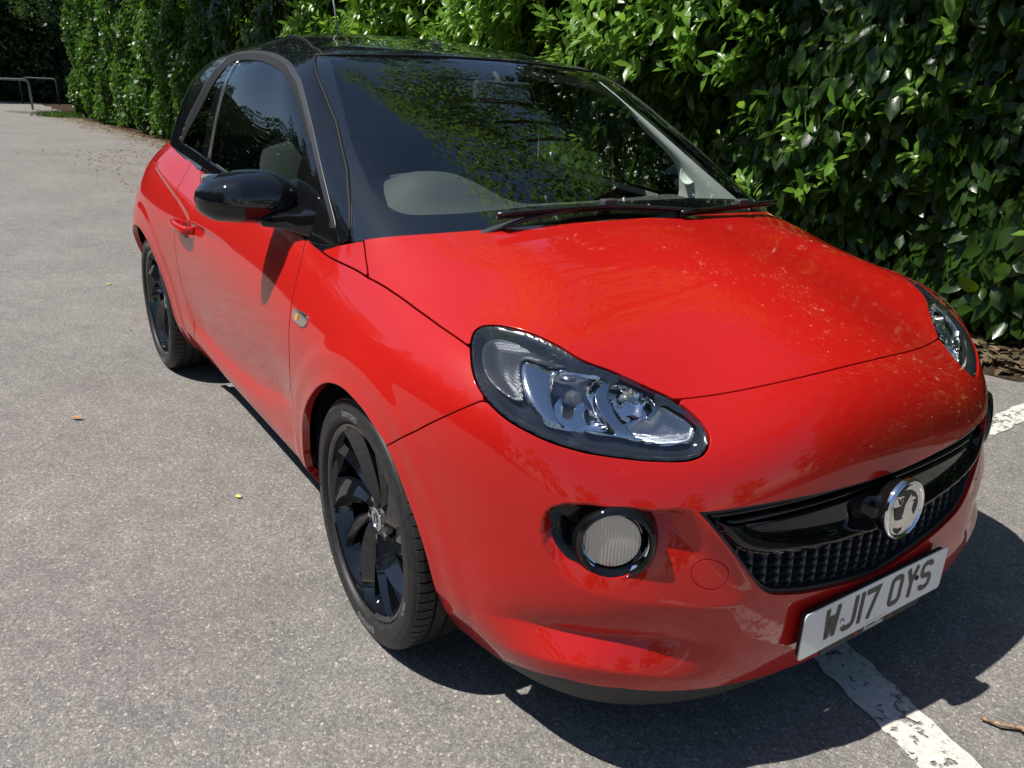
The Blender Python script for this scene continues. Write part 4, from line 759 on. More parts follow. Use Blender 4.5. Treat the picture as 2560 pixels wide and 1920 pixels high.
# ------------------------------------------------------------------ arch liners, underside
mb = MB()
FELT = mat('liner_felt', (.012, .012, .012), .95, spec=.1)
for cx, cz in ((-.03, .30), (-2.311, .30)):
    for sy in (-1, 1):
        mb = MB()
        V = []; n = 40
        for k in range(n+1):
            a = math.pi*(-.02+1.04*k/n)
            for yy in (.80, .70, .48): V.append((cx+.385*math.cos(a), sy*yy, cz+.385*math.sin(a)))
        F = [(3*k+i, 3*k+3+i, 3*k+4+i, 3*k+1+i) for k in range(n) for i in (0, 1)]; mb.add(V, F)
        mb.add([(cx+.385*math.cos(math.pi*(-.02+1.04*k/n)), sy*.48, cz+.385*math.sin(math.pi*(-.02+1.04*k/n))) for k in range(n+1)], [tuple(range(n+1))])
        mb.build('arch_liner', FELT, CAR)
mb = MB(); mb.box((-1.17, 0, .225), (1.5, 1.5, .05)); mb.box((.42, 0, .20), (.45, 1.2, .03)); mb.box((-1.2, 0, .30), (2.9, .9, .1)); mb.box((-2.7, 0, .3), (.25, 1.2, .1)); _q = low.T[:len(LOW), 0]*[.965, .93, 1]; _r = [p for p in _q if not (-.45 < p[0] < .40 or -2.75 < p[0] < -1.9)]; mb.prism([(p[0], p[1]) for p in _r]+[(p[0], -p[1]) for p in _r[::-1][1:]] if False else [(-2.72, -.60), (-2.72, -.47), (-1.85, -.47), (-1.85, -.74), (-.48, -.74), (-.48, -.47), (.36, -.47), (.36, -.68), (.50, -.66), (.63, -.58), (.70, -.45), (.745, -.22), (.745, .22), (.70, .45), (.63, .58), (.50, .66), (.36, .68), (.36, .47), (-.48, .47), (-.48, .74), (-1.85, .74), (-1.85, .47), (-2.72, .47), (-2.72, .60)], .205, .215); mb.build('underbody', DARK, CAR)

# ------------------------------------------------------------------ wheels
def tyre_mat():
    m = mat('tyre_rubber', (.02, .02, .021), .5, spec=.35); b = BS(m); n = noise(m, 60, 4, .6); r = ramp(m, n.outputs[0], [(.4, (.016, .016, .017)), (.8, (.034, .034, .034))]); L(m, r.outputs[0], b.inputs['Base Color'])
    n2 = noise(m, 700, 2); L(m, bump(m, n2.outputs[0], .0005, .4), b.inputs['Normal']); return m
TYRE = tyre_mat(); TYTXT = mat('tyre_lettering', (.13, .13, .13), .35)
RIM = mat('wheel_gloss_black', (.006, .007, .010), .4, 0, 1.0, 0, .025); BS(RIM).inputs['Coat IOR'].default_value = 1.8; DISC = mat('brake_disc', (.30, .28, .26), .35, 1)
CAL = mat('brake_caliper', (.10, .09, .085), .6)
TR = .309
def ring_poly(P0, w0, P1, w1):
    return
def blade(mb, a0, r0, r1, twist, w0, w1, z0, z1, lean, thick=.016, n=12, mi=0, f0=-.42, f1=.42, ridge=.011):
    """one angular spoke: two flat facets meeting in a ridge that crosses from one edge to the other"""
    rings = []
    for k in range(n+1):
        t = k/n; r = r0+(r1-r0)*t; a = a0+twist*t; w = w0+(w1-w0)*t; z = z0+(z1-z0)*t
        c, s = math.cos(a), math.sin(a); tx, ty = -s, c; f = f0+(f1-f0)*t; rg = ridge*(.5+.5*math.sin(math.pi*min(1, t*1.1)))
        A = (r*c+tx*w/2, r*s+ty*w/2, z-lean); B = (r*c-tx*w/2, r*s-ty*w/2, z-lean*.55); M_ = (r*c+tx*w*f, r*s+ty*w*f, z+rg)
        rings.append([A, M_, B, (B[0], B[1], B[2]-thick), (r*c, r*s, z-thick*1.9-lean), (A[0], A[1], A[2]-thick)])
    mb.loft(rings, mi)
def wheel(x, y, z, side, steer=0.0, rot=0.0):
    """axis +Z of the local frame points outwards"""
    n = (math.sin(steer)*(-1 if side < 0 else 1)*(-side), side, 0) if False else (0, side, 0)
    c, s = math.cos(steer), math.sin(steer); nn = (-s*side, c*side, 0)
    M = frame((x, y, z), nn, (0, 0, 1)) @ Matrix.Rotation(rot, 4, 'Z')
    # rim: barrel, flange, spokes (local z = 0 at the tyre centre, +.108 at the outer face)
    mb = MB(); R = .2400
    mb.lathe([(.205, -.10), (.222, -.06), (.215, 0), (.213, .05), (.224, .075), (.228, .094), (.2335, .0985), (R, .1000), (R+.003, .0975), (R+.002, .090)], 96, 0, M)
    mb.lathe([(.0, .060), (.030, .061), (.032, .064), (.058, .062), (.066, .052), (.070, .03), (.05, .02)], 64, 0, M)
    for k in range(5):
        a = 2*math.pi*k/5
        t = MB(); blade(t, a, .036, .231, .42, .034, .088, .064, .090, .016, .018); mb.add(t.V, t.F, 0, M)
        t = MB(); blade(t, a+.60, .040, .231, .40, .020, .040, .058, .084, .010, .020, ridge=.007); mb.add(t.V, t.F, 0, M)
    for k in range(5):
        a = 2*math.pi*(k+.42)/5; t = MB(); t.lathe([(.0, .052), (.006, .052), (.0085, .050), (.0085, .040)], 6, 0, M @ Matrix.Translation((.050*math.cos(a), .050*math.sin(a), .0125))); mb.add(t.V, t.F, 1)
    rim = mb.build('wheel', [RIM, SATIN], CAR, auto=14)
    mb = MB(); pr = []
    prof = [(.2375, -.096), (.250, -.106), (.275, -.1125), (.292, -.108), (.3025, -.098), (.3075, -.085)]
    segs = 200; V = []; K = None
    # tread with four grooves, shoulder sipes every 5 degrees or so
    tread = [(-.085, 0), (-.062, 0), (-.062, 1), (-.054, 1), (-.054, 0), (-.026, 0), (-.026, 1), (-.018, 1), (-.018, 0), (.018, 0), (.018, 1), (.026, 1), (.026, 0), (.054, 0), (.054, 1), (.062, 1), (.062, 0), (.085, 0)]
    side_o = [(.3075, .085), (.3045, .0945), (.3015, .0985), (.2995, .1000), (.2985, .1000), (.2970, .1030), (.290, .1075), (.2780, .1115), (.2770, .1105), (.262, .1110), (.2530, .1100), (.2500, .1080), (.2465, .1030), (.2440, .0985), (.2425, .090)]
    blocks = 76; angs = []
    for k in range(blocks):
        for f, gdep in ((0, 1), (.10, 1), (.14, 0), (.96, 0)): angs.append(((k+f)/blocks*2*math.pi, gdep))
    for a, gp in angs:
        c_, s_ = math.cos(a), math.sin(a); row = []
        for r, h in prof[:-1]: row.append((r, h))
        for h, gr in tread:
            r = TR-.0015*(h/.085)**4
            if gr: r -= .007
            elif gp and abs(h) > .060: r -= .005
            row.append((r, h))
        for q, (r, h) in enumerate(side_o):
            if gp and q in (0, 1): r -= .0045
            row.append((r, h))
        K = len(row); V += [(r*c_, r*s_, h) for r, h in row]
    nA = len(angs); F = [(k*K+i, ((k+1) % nA)*K+i, ((k+1) % nA)*K+i+1, k*K+i+1) for k in range(nA) for i in range(K-1)]
    mb.add(V, F, 0, M)
    if side < 0:
        def arctext(body, size, r, a_mid, shear=0, bold=0, zz=.1112, flip=False, gapk=1.0):
            Vt, Ft = text_mesh(body, size, bold, shear, .0005)
            W = [];
            for px, py, pz in Vt:
                rr = r+py if not flip else r-py
                a = a_mid-px/r*gapk if not flip else a_mid+px/r*gapk
                W.append((rr*math.cos(a), rr*math.sin(a), zz+pz))
            mb.add(W, Ft, 1, M, False)
        a_up = math.pi/2-rot if True else 0
        arctext('SUMITOMO', .020, .2655, -math.pi/2-rot+.12, 0, .0012)
        arctext('HTR Z5', .013, .2665, -math.pi/2-rot+1.25, 0, .0004); arctext('225/35 R18 87W', .010, .2660, -math.pi/2-rot-1.35, 0, .0002)
        arctext('SUMITOMO', .018, .2655, math.pi/2-rot+.15, 0, .0008); arctext('RADIAL TUBELESS', .007, .2860, math.pi/2-rot+.6, 0, .0002, zz=.1082)
    ty = mb.build('tyre', [TYRE, TYTXT], rim, auto=38)
    mb = MB(); mb.lathe([(.0, .0655), (.020, .0655), (.0225, .0648), (.0235, .063)], 40, 0, M); mb.lathe([(.0235, .063), (.0255, .0668), (.029, .066), (.030, .062)], 40, 1, M)
    MR = M @ Matrix.Rotation(-rot, 4, 'Z')
    for poly in BADGE_P: mb.prism([(-side*yy*.33/1000*-1, zz_*.33/1000) for yy, zz_ in poly], .0655, .0662, 2, MR)
    mb.build('hub_cap', [SATIN, CHROME, GLOSSK], rim, auto=40)
    mb = MB(); mb.lathe([(.06, .012), (.062, .02), (.138, .02), (.14, .015), (.14, .0)], 64, 0, M); mb.build('brake_disc', DISC, rim, auto=30)
    mb = MB(); MC = frame((x, y, z), nn, (0, 0, 1)); mb.box((.125, .03, .03), (.055, .15, .06), 0, MC); mb.build('brake_caliper', CAL, rim, bevel=.008)
    mb = MB(); a = -math.pi/2-rot-.35; mb.tube([Vector((.222*math.cos(a), .222*math.sin(a), .060)), Vector((.205*math.cos(a), .205*math.sin(a), .078)), Vector((.198*math.cos(a), .198*math.sin(a), .086))], [.004, .0035, .0045], 10, 0, M); mb.build('valve', [GLOSSK], rim)
    return rim
BADGE_P = [[[-38.1,36.9],[-20.3,46.7],[-4.8,54.5],[18.4,53.3],[6.6,51.6],[-4.4,47.8],[-9.2,41.2],[1.5,43.1],[16.8,40.9],[32.7,31.7],[43.7,19.6],[47.7,7.7],[48.0,-3.2],[43.6,-14.2],[38.0,-22.3],[30.2,-7.9],[31.5,3.9],[35.8,9.5],[26.4,12.0],[32.9,14.3],[41.2,14.8],[29.9,22.5],[23.2,23.5],[20.8,32.8],[12.2,25.1],[5.0,16.3],[-.4,8.4],[-2.6,-8.4],[-6.9,-16.6],[-.4,-20.4],[-10.5,-21.0],[-20.8,-20.8],[-29.9,-18.2],[-33.9,-7.7],[-35.5,.7],[-35.7,10.0],[-11.3,10.0],[-6.9,20.8],[-4.9,32.2],[-28.3,35.0]],
 [[-31.8,-39.2],[-27.7,-36.3],[-11.4,-41.7],[-.1,-41.5],[.9,-47.3],[-13.0,-54.8],[-23.5,-48.4]],
 [[-26.3,29.2],[-23.6,28.5],[-17.7,17.7],[-13.0,29.0],[-10.0,28.2],[-16.1,13.3],[-19.3,14.2]]]
STEER = -.030
for x, sd, st, ro in ((0, -1, STEER, .35), (-2.311, -1, 0, .9), (0, 1, STEER, .2), (-2.311, 1, 0, .5)):
    wheel(x, sd*.740, .304, sd, st, ro)

# ------------------------------------------------------------------ headlights
def pol(name, n=4): return catmull(Lf[name], n, True)
F_hl = F_head
refl = mat('lamp_chrome', (.88, .90, .93), .05, 1)
ribm = mat('lamp_ribbed', (.80, .82, .86), .16, 1); 
_w = N(ribm, 'ShaderNodeTexWave', wave_type='BANDS', bands_direction='Y'); _w.inputs['Scale'].default_value = 160; _tc = N(ribm, 'ShaderNodeTexCoord'); L(ribm, _tc.outputs['Object'], _w.inputs['Vector']); L(ribm, bump(ribm, _w.outputs[0], .002, .8), BS(ribm).inputs['Normal'])
meshm = mat('indicator_pattern', (.055, .06, .07), .28, .35); _v = N(meshm, 'ShaderNodeTexVoronoi'); _v.inputs['Scale'].default_value = 260; _v.inputs['Randomness'].default_value = 0; _tc = N(meshm, 'ShaderNodeTexCoord'); L(meshm, _tc.outputs['Object'], _v.inputs['Vector']); L(meshm, bump(meshm, _v.outputs['Distance'], .0012, .7), BS(meshm).inputs['Normal'])
def subpatch(name, fld, m, parent, sd, off, wall=0, r=.0008):
    V, Nn, F = cut(SH, fld, off)
    if len(F) == 0: return None
    if wall: V, Nn, F = rim(V, Nn, F, r, wall)
    if sd == 'far': V, Nn, F = mirror(V, Nn, F)
    if np.ndim(off):   # a shaped bowl needs its own normals
        me = mesh(name, V, F, m, parent); return me
    return mesh(name, V, F, m, parent, normals=Nn)
FR_ = SH.poly(pol('hl_frame')); RA = SH.poly(pol('hl_low')); RBf = SH.poly(pol('hl_high')); DR_ = SH.poly(pol('hl_drl')); IND = SH.poly(pol('hl_ind'))
for sd in ('near', 'far'):
    lens = subpatch('headlight', F_hl-.004, LENS, CAR, sd, .0015)
    subpatch('headlight_seal', mn(F_hl-.0025, .0055-F_hl), RUBBER, lens, sd, .0022)
    subpatch('lamp_bezel', mn(F_hl-.001, -RA, -RBf, -DR_-.001), BEZEL, lens, sd, .004+.030*sstep(0, .030, F_hl)+.004*sstep(.03, .06, F_hl))
    subpatch('lamp_housing', F_hl-.012, refl, lens, sd, .050+.012*sstep(0, .05, F_hl))
    subpatch('indicator_reflector', IND, meshm, lens, sd, .022+.010*sstep(0, .03, IND), .004)
    subpatch('lamp_frame', mn(FR_, -RA, -RBf, -DR_+.0), SATIN, lens, sd, .026-.006*sstep(0, .006, FR_), .012)
    def dish(name, fld, D, f, axis, ripple, par):
        k = fld > .014; C = SH.P[k].mean(0); ax = np.array(axis)/np.linalg.norm(axis); q = SH.P-C; al = q @ ax; pv = q-al[:, None]*ax; r2 = (pv**2).sum(1); na = np.minimum(-D+r2/(4*f)+ripple*np.abs(np.sin(pv[:, 1]*190+pv[:, 2]*60)), al-.008-.050*sstep(.004, -.001, fld-.014))
        P_ = C+pv+ax*na[:, None]; V, _, F = cut(SH, fld, 0.0, P_)
        if sd == 'far': V = V*[1, -1, 1]; F = [tuple(reversed(x_)) for x_ in F]
        return mesh(name, V, F, refl, par), C-ax*D, ax
    _, c1, ax1 = dish('low_beam_reflector', RA+.014, .075, .024, (.90, -.36, .38), .0016, lens)
    _, c2, ax2 = dish('high_beam_reflector', RBf+.014, .066, .019, (.92, -.30, .36), .0008, lens)
    subpatch('daylight_reflector', DR_, ribm, lens, sd, .022+.016*np.sqrt(np.clip(DR_/.02, 0, 1)), .006)
    sg = 1 if sd == 'near' else -1; fl3 = lambda v: (v[0], v[1]*sg, v[2])
    mb = MB(); mb.tube([fl3(c1+ax1*t) for t in (0, .025, .040, .052, .054)], [.018, .014, .0135, .0115, .008], 24); mb.build('bulb', mat('bulb_cap', (.22, .23, .25), .3, .7), lens, auto=40)
    mb = MB(); mb.tube([fl3(c2+ax2*t) for t in (0, .018, .030, .034)], [.010, .008, .0075, .004], 16); mb.build('bulb', mat('bulb_glass', (.55, .5, .45), .1, .7), lens)

# ------------------------------------------------------------------ fog lamps
def ringm(): pass
for sd in ('near', 'far'):
    sg = 1 if sd == 'near' else -1
    well = subpatch('fog_light', mn(F_fog+.006), GLOSSK, CAR, sd, .006+.026*sstep(0, .05, F_fog))
    M = frame((.662, -.640*sg, .530), (.80, -.58*sg, .03))
    mb = MB(); mb.lathe([(.083, -.055), (.080, -.030), (.074, -.008), (.068, .001), (.064, .002), (.061, -.002), (.0595, -.012)], 64, 0, M); mb.build('fog_light_surround', GLOSSK, well, auto=50)
    mb = MB(); mb.lathe([(.060, -.008), (.052, -.016), (.048, -.030), (.030, -.042), (.0, -.046)], 64, 0, M); mb.build('fog_light_reflector', refl, well)
    if sd == 'near': fl_ = mat('fog_glass', (.50, .49, .47), .12, .6)
    V, F = [], []; n_ = 120
    for i in range(n_+1):
        for j in range(25):
            u_, v_ = -1+2*i/n_, -1+2*j/24; xx = .0515*u_*math.sqrt(1-v_*v_/2); yy = .0515*v_*math.sqrt(1-u_*u_/2); V.append((xx, yy, -.006-1.2*(xx*xx+yy*yy)+.0015*abs(math.sin(xx*math.pi/.0062))))
    F = [(i*25+j, i*25+25+j, i*25+26+j, i*25+1+j) for i in range(n_) for j in range(24)]
    mb = MB(); mb.add(V, F, 0, M @ Matrix.Translation((-.007*sg, .007, 0))); mb.build('fog_light_lens', fl_, well)

# ------------------------------------------------------------------ grille
msk = (SH.U > low.U/2-1.2) & (SH.W < low.V*.75); GP = SH.P0[msk]; GPN = SH.N0[msk]
def front(y, z):
    d = (GP[:, 1]+abs(y))**2+(GP[:, 2]-z)**2; k = np.argsort(d)[:4]; w = 1/(d[k]+1e-8); return float((GP[k, 0]*w).sum()/w.sum())
BAR = np.vstack([catmull(Lf['bar_top'], 5), [[UC+.05, Lf['bar_top'][-1][1]]], [[UC+.05, Lf['bar_low'][-1][1]]], catmull(Lf['bar_low'], 5)[::-1]])
blow = catmull(Lf['bar_low'], 5); F_bar = SH.poly(BAR); d_bl = SH.dist(blow)
back = cut(SH, F_grille+.004, .060); back = weld(*back); GR = mesh('front_grille', back[0], back[2], DARK, CAR, normals=back[1])
V1, N1, F1 = weld(*cut(SH, mn(F_grille+.003, .0075-F_grille), .009)); V1, N1, F1 = rim(V1, N1, F1, .002, .05); mesh('grille_frame', V1, F1, MATTK, GR, normals=N1)
baro = .020*sstep(.012, .045, d_bl)-.004+.016*sstep(.012, .0, d_bl)
V1, N1, F1 = weld(*cut(SH, F_bar, baro)); V1, N1, F1 = rim(V1, N1, F1, .002, .02); mesh('grille_bar', V1, F1, GLOSSK, GR)
# louvres above the bar
for k, dz in enumerate((.010, .027, .044)):
    mb = MB(); A = []; ys = np.linspace(-.50, .50, 61); rings = []
    for y in ys:
        z = .583-dz-.010*abs(y)/.5*0; x = front(y, z)-.018; rings.append([(x, y, z+.004), (x+.006, y, z-.001), (x+.002, y, z-.004), (x-.03, y, z-.006), (x-.03, y, z+.002)])
    keep = [r for r in rings if abs(r[0][1]) < .47-.035*k]; mb.loft(keep); mb.build('grille_louvre', GLOSSK, GR)
def polyz(name): return np.array(catmull(Lf[name], 4))
def in_grille(y, z):
    d = (SH.P0[:, 1]+abs(y))**2+(SH.P0[:, 2]-z)**2; d = np.where(msk, d, 9); k = int(np.argmin(d)); return F_grille[k] > .004 and (SH.W[k] < np.interp(SH.U[k], blow[:, 0], blow[:, 1])+.012)
mb = MB(); px, pz = .0360, .0185
for i in range(-15, 16):
    for j in range(-1, 17):
        cy = i*px; cz = .335+j*pz+(pz/2 if i % 2 else 0)
        if abs(cy) > .47 or not in_grille(cy, cz): continue
        w, h = .0235, pz/2; xo = front(cy, cz)-.020
        hx = [(-w, 0), (-w*.53, h), (w*.53, h), (w, 0), (w*.53, -h), (-w*.53, -h)]
        def R_(s, dx): return [(front(cy+a*s, cz+b*s)-.020+dx, cy+a*s, cz+b*s) for a, b in hx]
        o_, i1, i2, i3 = R_(1.0, -.004), R_(.94, 0), R_(.84, -.001), R_(.74, -.020)
        # floor tilted: left part of each cell is filled by a slanted facet as on the real mesh
        V = o_+i1+i2+i3; F = [(b+k, b+(k+1) % 6, b+6+(k+1) % 6, b+6+k) for b in (0, 6, 12) for k in range(6)]; F = [tuple(reversed(f)) for f in F]
        mb.add(V, F, 0, None, False); 
        q = R_(.84, -.001); q3 = R_(.74, -.016); mb.add([q[0], q[1], q[5], q3[1], q3[5], (q3[0][0]+.006, cy-w*.25, cz+h*.5), (q3[0][0]+.006, cy-w*.25, cz-h*.5)], [(0, 2, 6, 5, 1)], 0, None, False)
mb.build('grille_mesh', mat('mesh_plastic', (.028, .031, .040), .28), GR)

# ------------------------------------------------------------------ badge
MBd = frame((.829, 0, .512), (1, 0, .06)); 
mb = MB(); mb.lathe([(.0, -.0015), (.0555, -.0015), (.0575, -.0005)], 72, 0, MBd); mb.lathe([(.0575, -.0015), (.0590, .0020), (.0625, .0038), (.0655, .0022), (.0670, -.003), (.0672, -.008)], 72, 1, MBd)
BDG = mb.build('badge', [mat('badge_satin', (.80, .80, .80), .10, 1), CHROME], GR, auto=50)
mb = MB()
for poly in BADGE_P: mb.prism([(y/1000*.98, z/1000*.98) for y, z in poly], -.0016, -.0008, 0, MBd)
mb.build('badge_emblem', mat('badge_recess', (.03, .03, .032), .5), BDG)
mb = MB()
def mring(r, dx, sy=1.0): return [tuple(MBd @ Vector((r*sy*math.cos(2*math.pi*k/48), r*math.sin(2*math.pi*k/48), dx))) for k in range(48)]
mb.loft([mring(.063, -.006), mring(.061, -.012), mring(.056, -.026, 1.15), mring(.052, -.050, 1.5)], caps=False); mb.build('badge_mount', GLOSSK, GR)

# ------------------------------------------------------------------ number plate
PX, PZ, TL = .818, .284, .0
Mp = frame((PX, 0, PZ), (1, 0, TL))
mb = MB(); rr = .010; pts = []
for cx, cy, a0 in ((.26-rr, .0555-rr, 0), (-.26+rr, .0555-rr, 90), (-.26+rr, -.0555+rr, 180), (.26-rr, -.0555+rr, 270)):
    for k in range(7): a = math.radians(a0+15*k); pts.append((cx+rr*math.cos(a), cy+rr*math.sin(a)))
mb.prism(pts, -.003, 0, 0, Mp); PLATE = mb.build('number_plate', WHITEP, CAR, bevel=.0007)
mb = MB(); mb.box((0, -.062, -.004), (.36, .024, .003), 0, Mp); mb.box((0, 0, -.010), (.50, .10, .012), 0, Mp); mb.build('plate_holder', MATTK, PLATE)
def stroke(mb, pts, w, M, closed=False, h=.0008):
    P = [Vector((x, y)) for x, y in pts]; K = len(P); Lft = []; Rgt = []
    for i, p in enumerate(P):
        a = (P[i]-P[i-1]).normalized() if (i or closed) else (P[1]-P[0]).normalized(); b = (P[(i+1) % K]-P[i]).normalized() if (i < K-1 or closed) else a
        na = Vector((-a.y, a.x)); nb = Vector((-b.y, b.x)); m = na+nb; m = m/max(m.dot(na), .35) if m.length > 1e-6 else na
        Lft.append(p+m*w/2); Rgt.append(p-m*w/2)
    V = [(q.x, q.y, h) for q in Lft]+[(q.x, q.y, h) for q in Rgt]; n = K if closed else K-1
    mb.add(V, [(i, K+i, K+(i+1) % K, (i+1) % K) for i in range(n)], 0, M, False)
def arcp(cx, cy, rx, ry, a0, a1, n=8): return [(cx+rx*math.cos(math.radians(a0+(a1-a0)*k/n)), cy+ry*math.sin(math.radians(a0+(a1-a0)*k/n))) for k in range(n+1)]
H2, W2, SW = .0395, .025, .0135; h_, w_ = H2-SW/2, W2-SW/2
GL = {
 'W': [[(-w_, H2), (-w_*.62, -H2+.004)], [(w_, H2), (w_*.62, -H2+.004)], [(-w_*.60, -H2+.006), (0, .018)], [(w_*.60, -H2+.006), (0, .018)]],
 'J': [[(w_, H2), (w_, -H2+.022)]+arcp(w_-.0145, -H2+.0215, .0145, .015, 0, -90, 6)[1:]+arcp(-w_+.010, -H2+.017, .010, .0105, -90, -170, 5)],
 '1': [[(0, H2), (0, -H2)]],
 '7': [[(-W2, h_), (w_, h_), (-w_*.35, -H2)]],
 'Y': [[(-w_, H2), (0, .0), (w_, H2)], [(0, .003), (0, -H2)]],
 'S': [arcp(w_-.013, h_-.013, .013, .013, 10, 90, 5)+arcp(-w_+.013, h_-.013, .013, .013, 90, 180, 5)+arcp(-w_+.013, .013, .013, .013, 180, 270, 5)+arcp(w_-.013, -.013, .013, .013, 90, 0, 5)+arcp(w_-.013, -h_+.013, .013, .013, 0, -90, 5)+arcp(-w_+.013, -h_+.013, .013, .013, -90, -170, 5)]}
OC = arcp(w_-.011, h_-.011, .011, .011, 0, 90, 5)+arcp(-w_+.011, h_-.011, .011, .011, 90, 180, 5)+arcp(-w_+.011, -h_+.011, .011, .011, 180, 270, 5)+arcp(w_-.011, -h_+.011, .011, .011, 270, 360, 5)
mb = MB(); adv = [('W', -.166), ('J', -.105), ('1', -.0645), ('7', -.026), ('O', .063), ('Y', .1225), ('S', .182)]
for ch, cx in adv:
    Mg = Mp @ Matrix.Translation((cx, .004, 0))
    if ch == 'O': stroke(mb, OC, SW, Mg, True)
    else:
        for q_, st in enumerate(GL[ch]): stroke(mb, st, SW, Mg, h=.0008+.00025*q_)
for q_ in range(9): stroke(mb, [(-.032+.0085*q_, -.0478), (-.0255+.0085*q_, -.0478)], .0011, Mp)
mb.build('plate_characters', GLYPH, PLATE)
mb = MB()
Vt, Ft = text_mesh('Rowcliffes', .0175, .0003, .2, .0004); mb.add(Vt, Ft, 0, Mp @ Matrix.Translation((.004, -.0645, -.002)), False)
mb.build('dealer_lettering', mat('dealer_white', (.6, .6, .6), .5), PLATE)
mb = MB()
for sx in (-.062, .066): stroke(mb, [(sx-.004, -.0585), (sx+.004, -.0635), (sx-.002, -.070)], .004, Mp, h=-.0015)
mb.build('dealer_mark', mat('dealer_red', (.5, .04, .02), .5), PLATE)
mb = MB(); mb.lathe([(.0062, .0), (.0062, .0015), (.003, .0032), (0, .0035)], 20, 0, Mp @ Matrix.Translation((-.128, -.006, .0008)), cap=False); mb.lathe([(.0062, .0), (.0062, .0015), (.003, .0028), (0, .003)], 20, 1, Mp @ Matrix.Translation((.142, .010, .0012))); mb.build('plate_screw', [SATIN, mat('screw_rust', (.05, .03, .02), .7)], PLATE)

# ------------------------------------------------------------------ side indicator, door handle
F_ind = SH.poly(pol('indic'))
for sd in ('near', 'far'):
    sg = 1 if sd == 'near' else -1; dp = DOORN if sd == 'near' else DOORF
    o = subpatch('side_indicator', F_ind, mat('indicator_chrome', (.75, .72, .68), .12, 1), CAR, sd, -.004, .006)
    k = int(np.argmax(F_ind)); c0 = SH.P[k]+SH.N[k]*.0045; Mi = frame((c0[0]+.003, c0[1]*sg, c0[2]-.002), (SH.N[k][0], SH.N[k][1]*sg, SH.N[k][2])); mb = MB(); mb.box((0, 0, 0), (.020, .016, .003), 0, Mi); mb.build('indicator_lens', mat('amber', (.75, .28, .02), .15, 0, .8), o, bevel=.001)
F_hd = SH.poly(catmull(Lf['handle'], 4, True))
hp = np.array(Lf['handle']); hc = SH.S.pts(hp[:, 0], hp[:, 1]); hcx, hcz = hc[:, 0].mean(), hc[:, 2].mean(); hx0, hx1 = hc[:, 0].min(), hc[:, 0].max()
for sd in ('near', 'far'):
    sg = 1 if sd == 'near' else -1; dp = DOORN if sd == 'near' else DOORF; y0 = hc[:, 1].mean()
    mb = MB(); zc = hcz+.010; P = [(hx0+.004, y0+.004, zc-.004), (hx0+.022, y0-.022, zc-.002), (hx0+.06, y0-.034, zc), ((hx0+hx1)/2, y0-.037, zc+.001), (hx1-.05, y0-.034, zc), (hx1-.012, y0-.026, zc), (hx1+.004, y0+.004, zc)]
    P = [tuple(q) for q in catmull(P, 5)]; mb.tube([(a, b*sg, c) for a, b, c in P], [.011+.005*math.sin(math.pi*i/(len(P)-1)) for i in range(len(P))], 16, 0, None, squash=(.72, 1.25)); mb.build('door_handle', RED, dp)
    mb = MB(); Mh = frame(((hx0+hx1)/2, (y0-.0025)*sg, hcz-.004), (0, -sg, .15)); mb.lathe([(.052, -.004), (.044, .0), (.030, -.001), (0, -.001)], 40, 0, Mh @ Matrix.Diagonal((1.35, .62, 1, 1))); mb.build('handle_recess', mat('recess_shade_red', (.12, .004, .004), .5), dp)  # darker red than the door: shade of the recess put into the colour

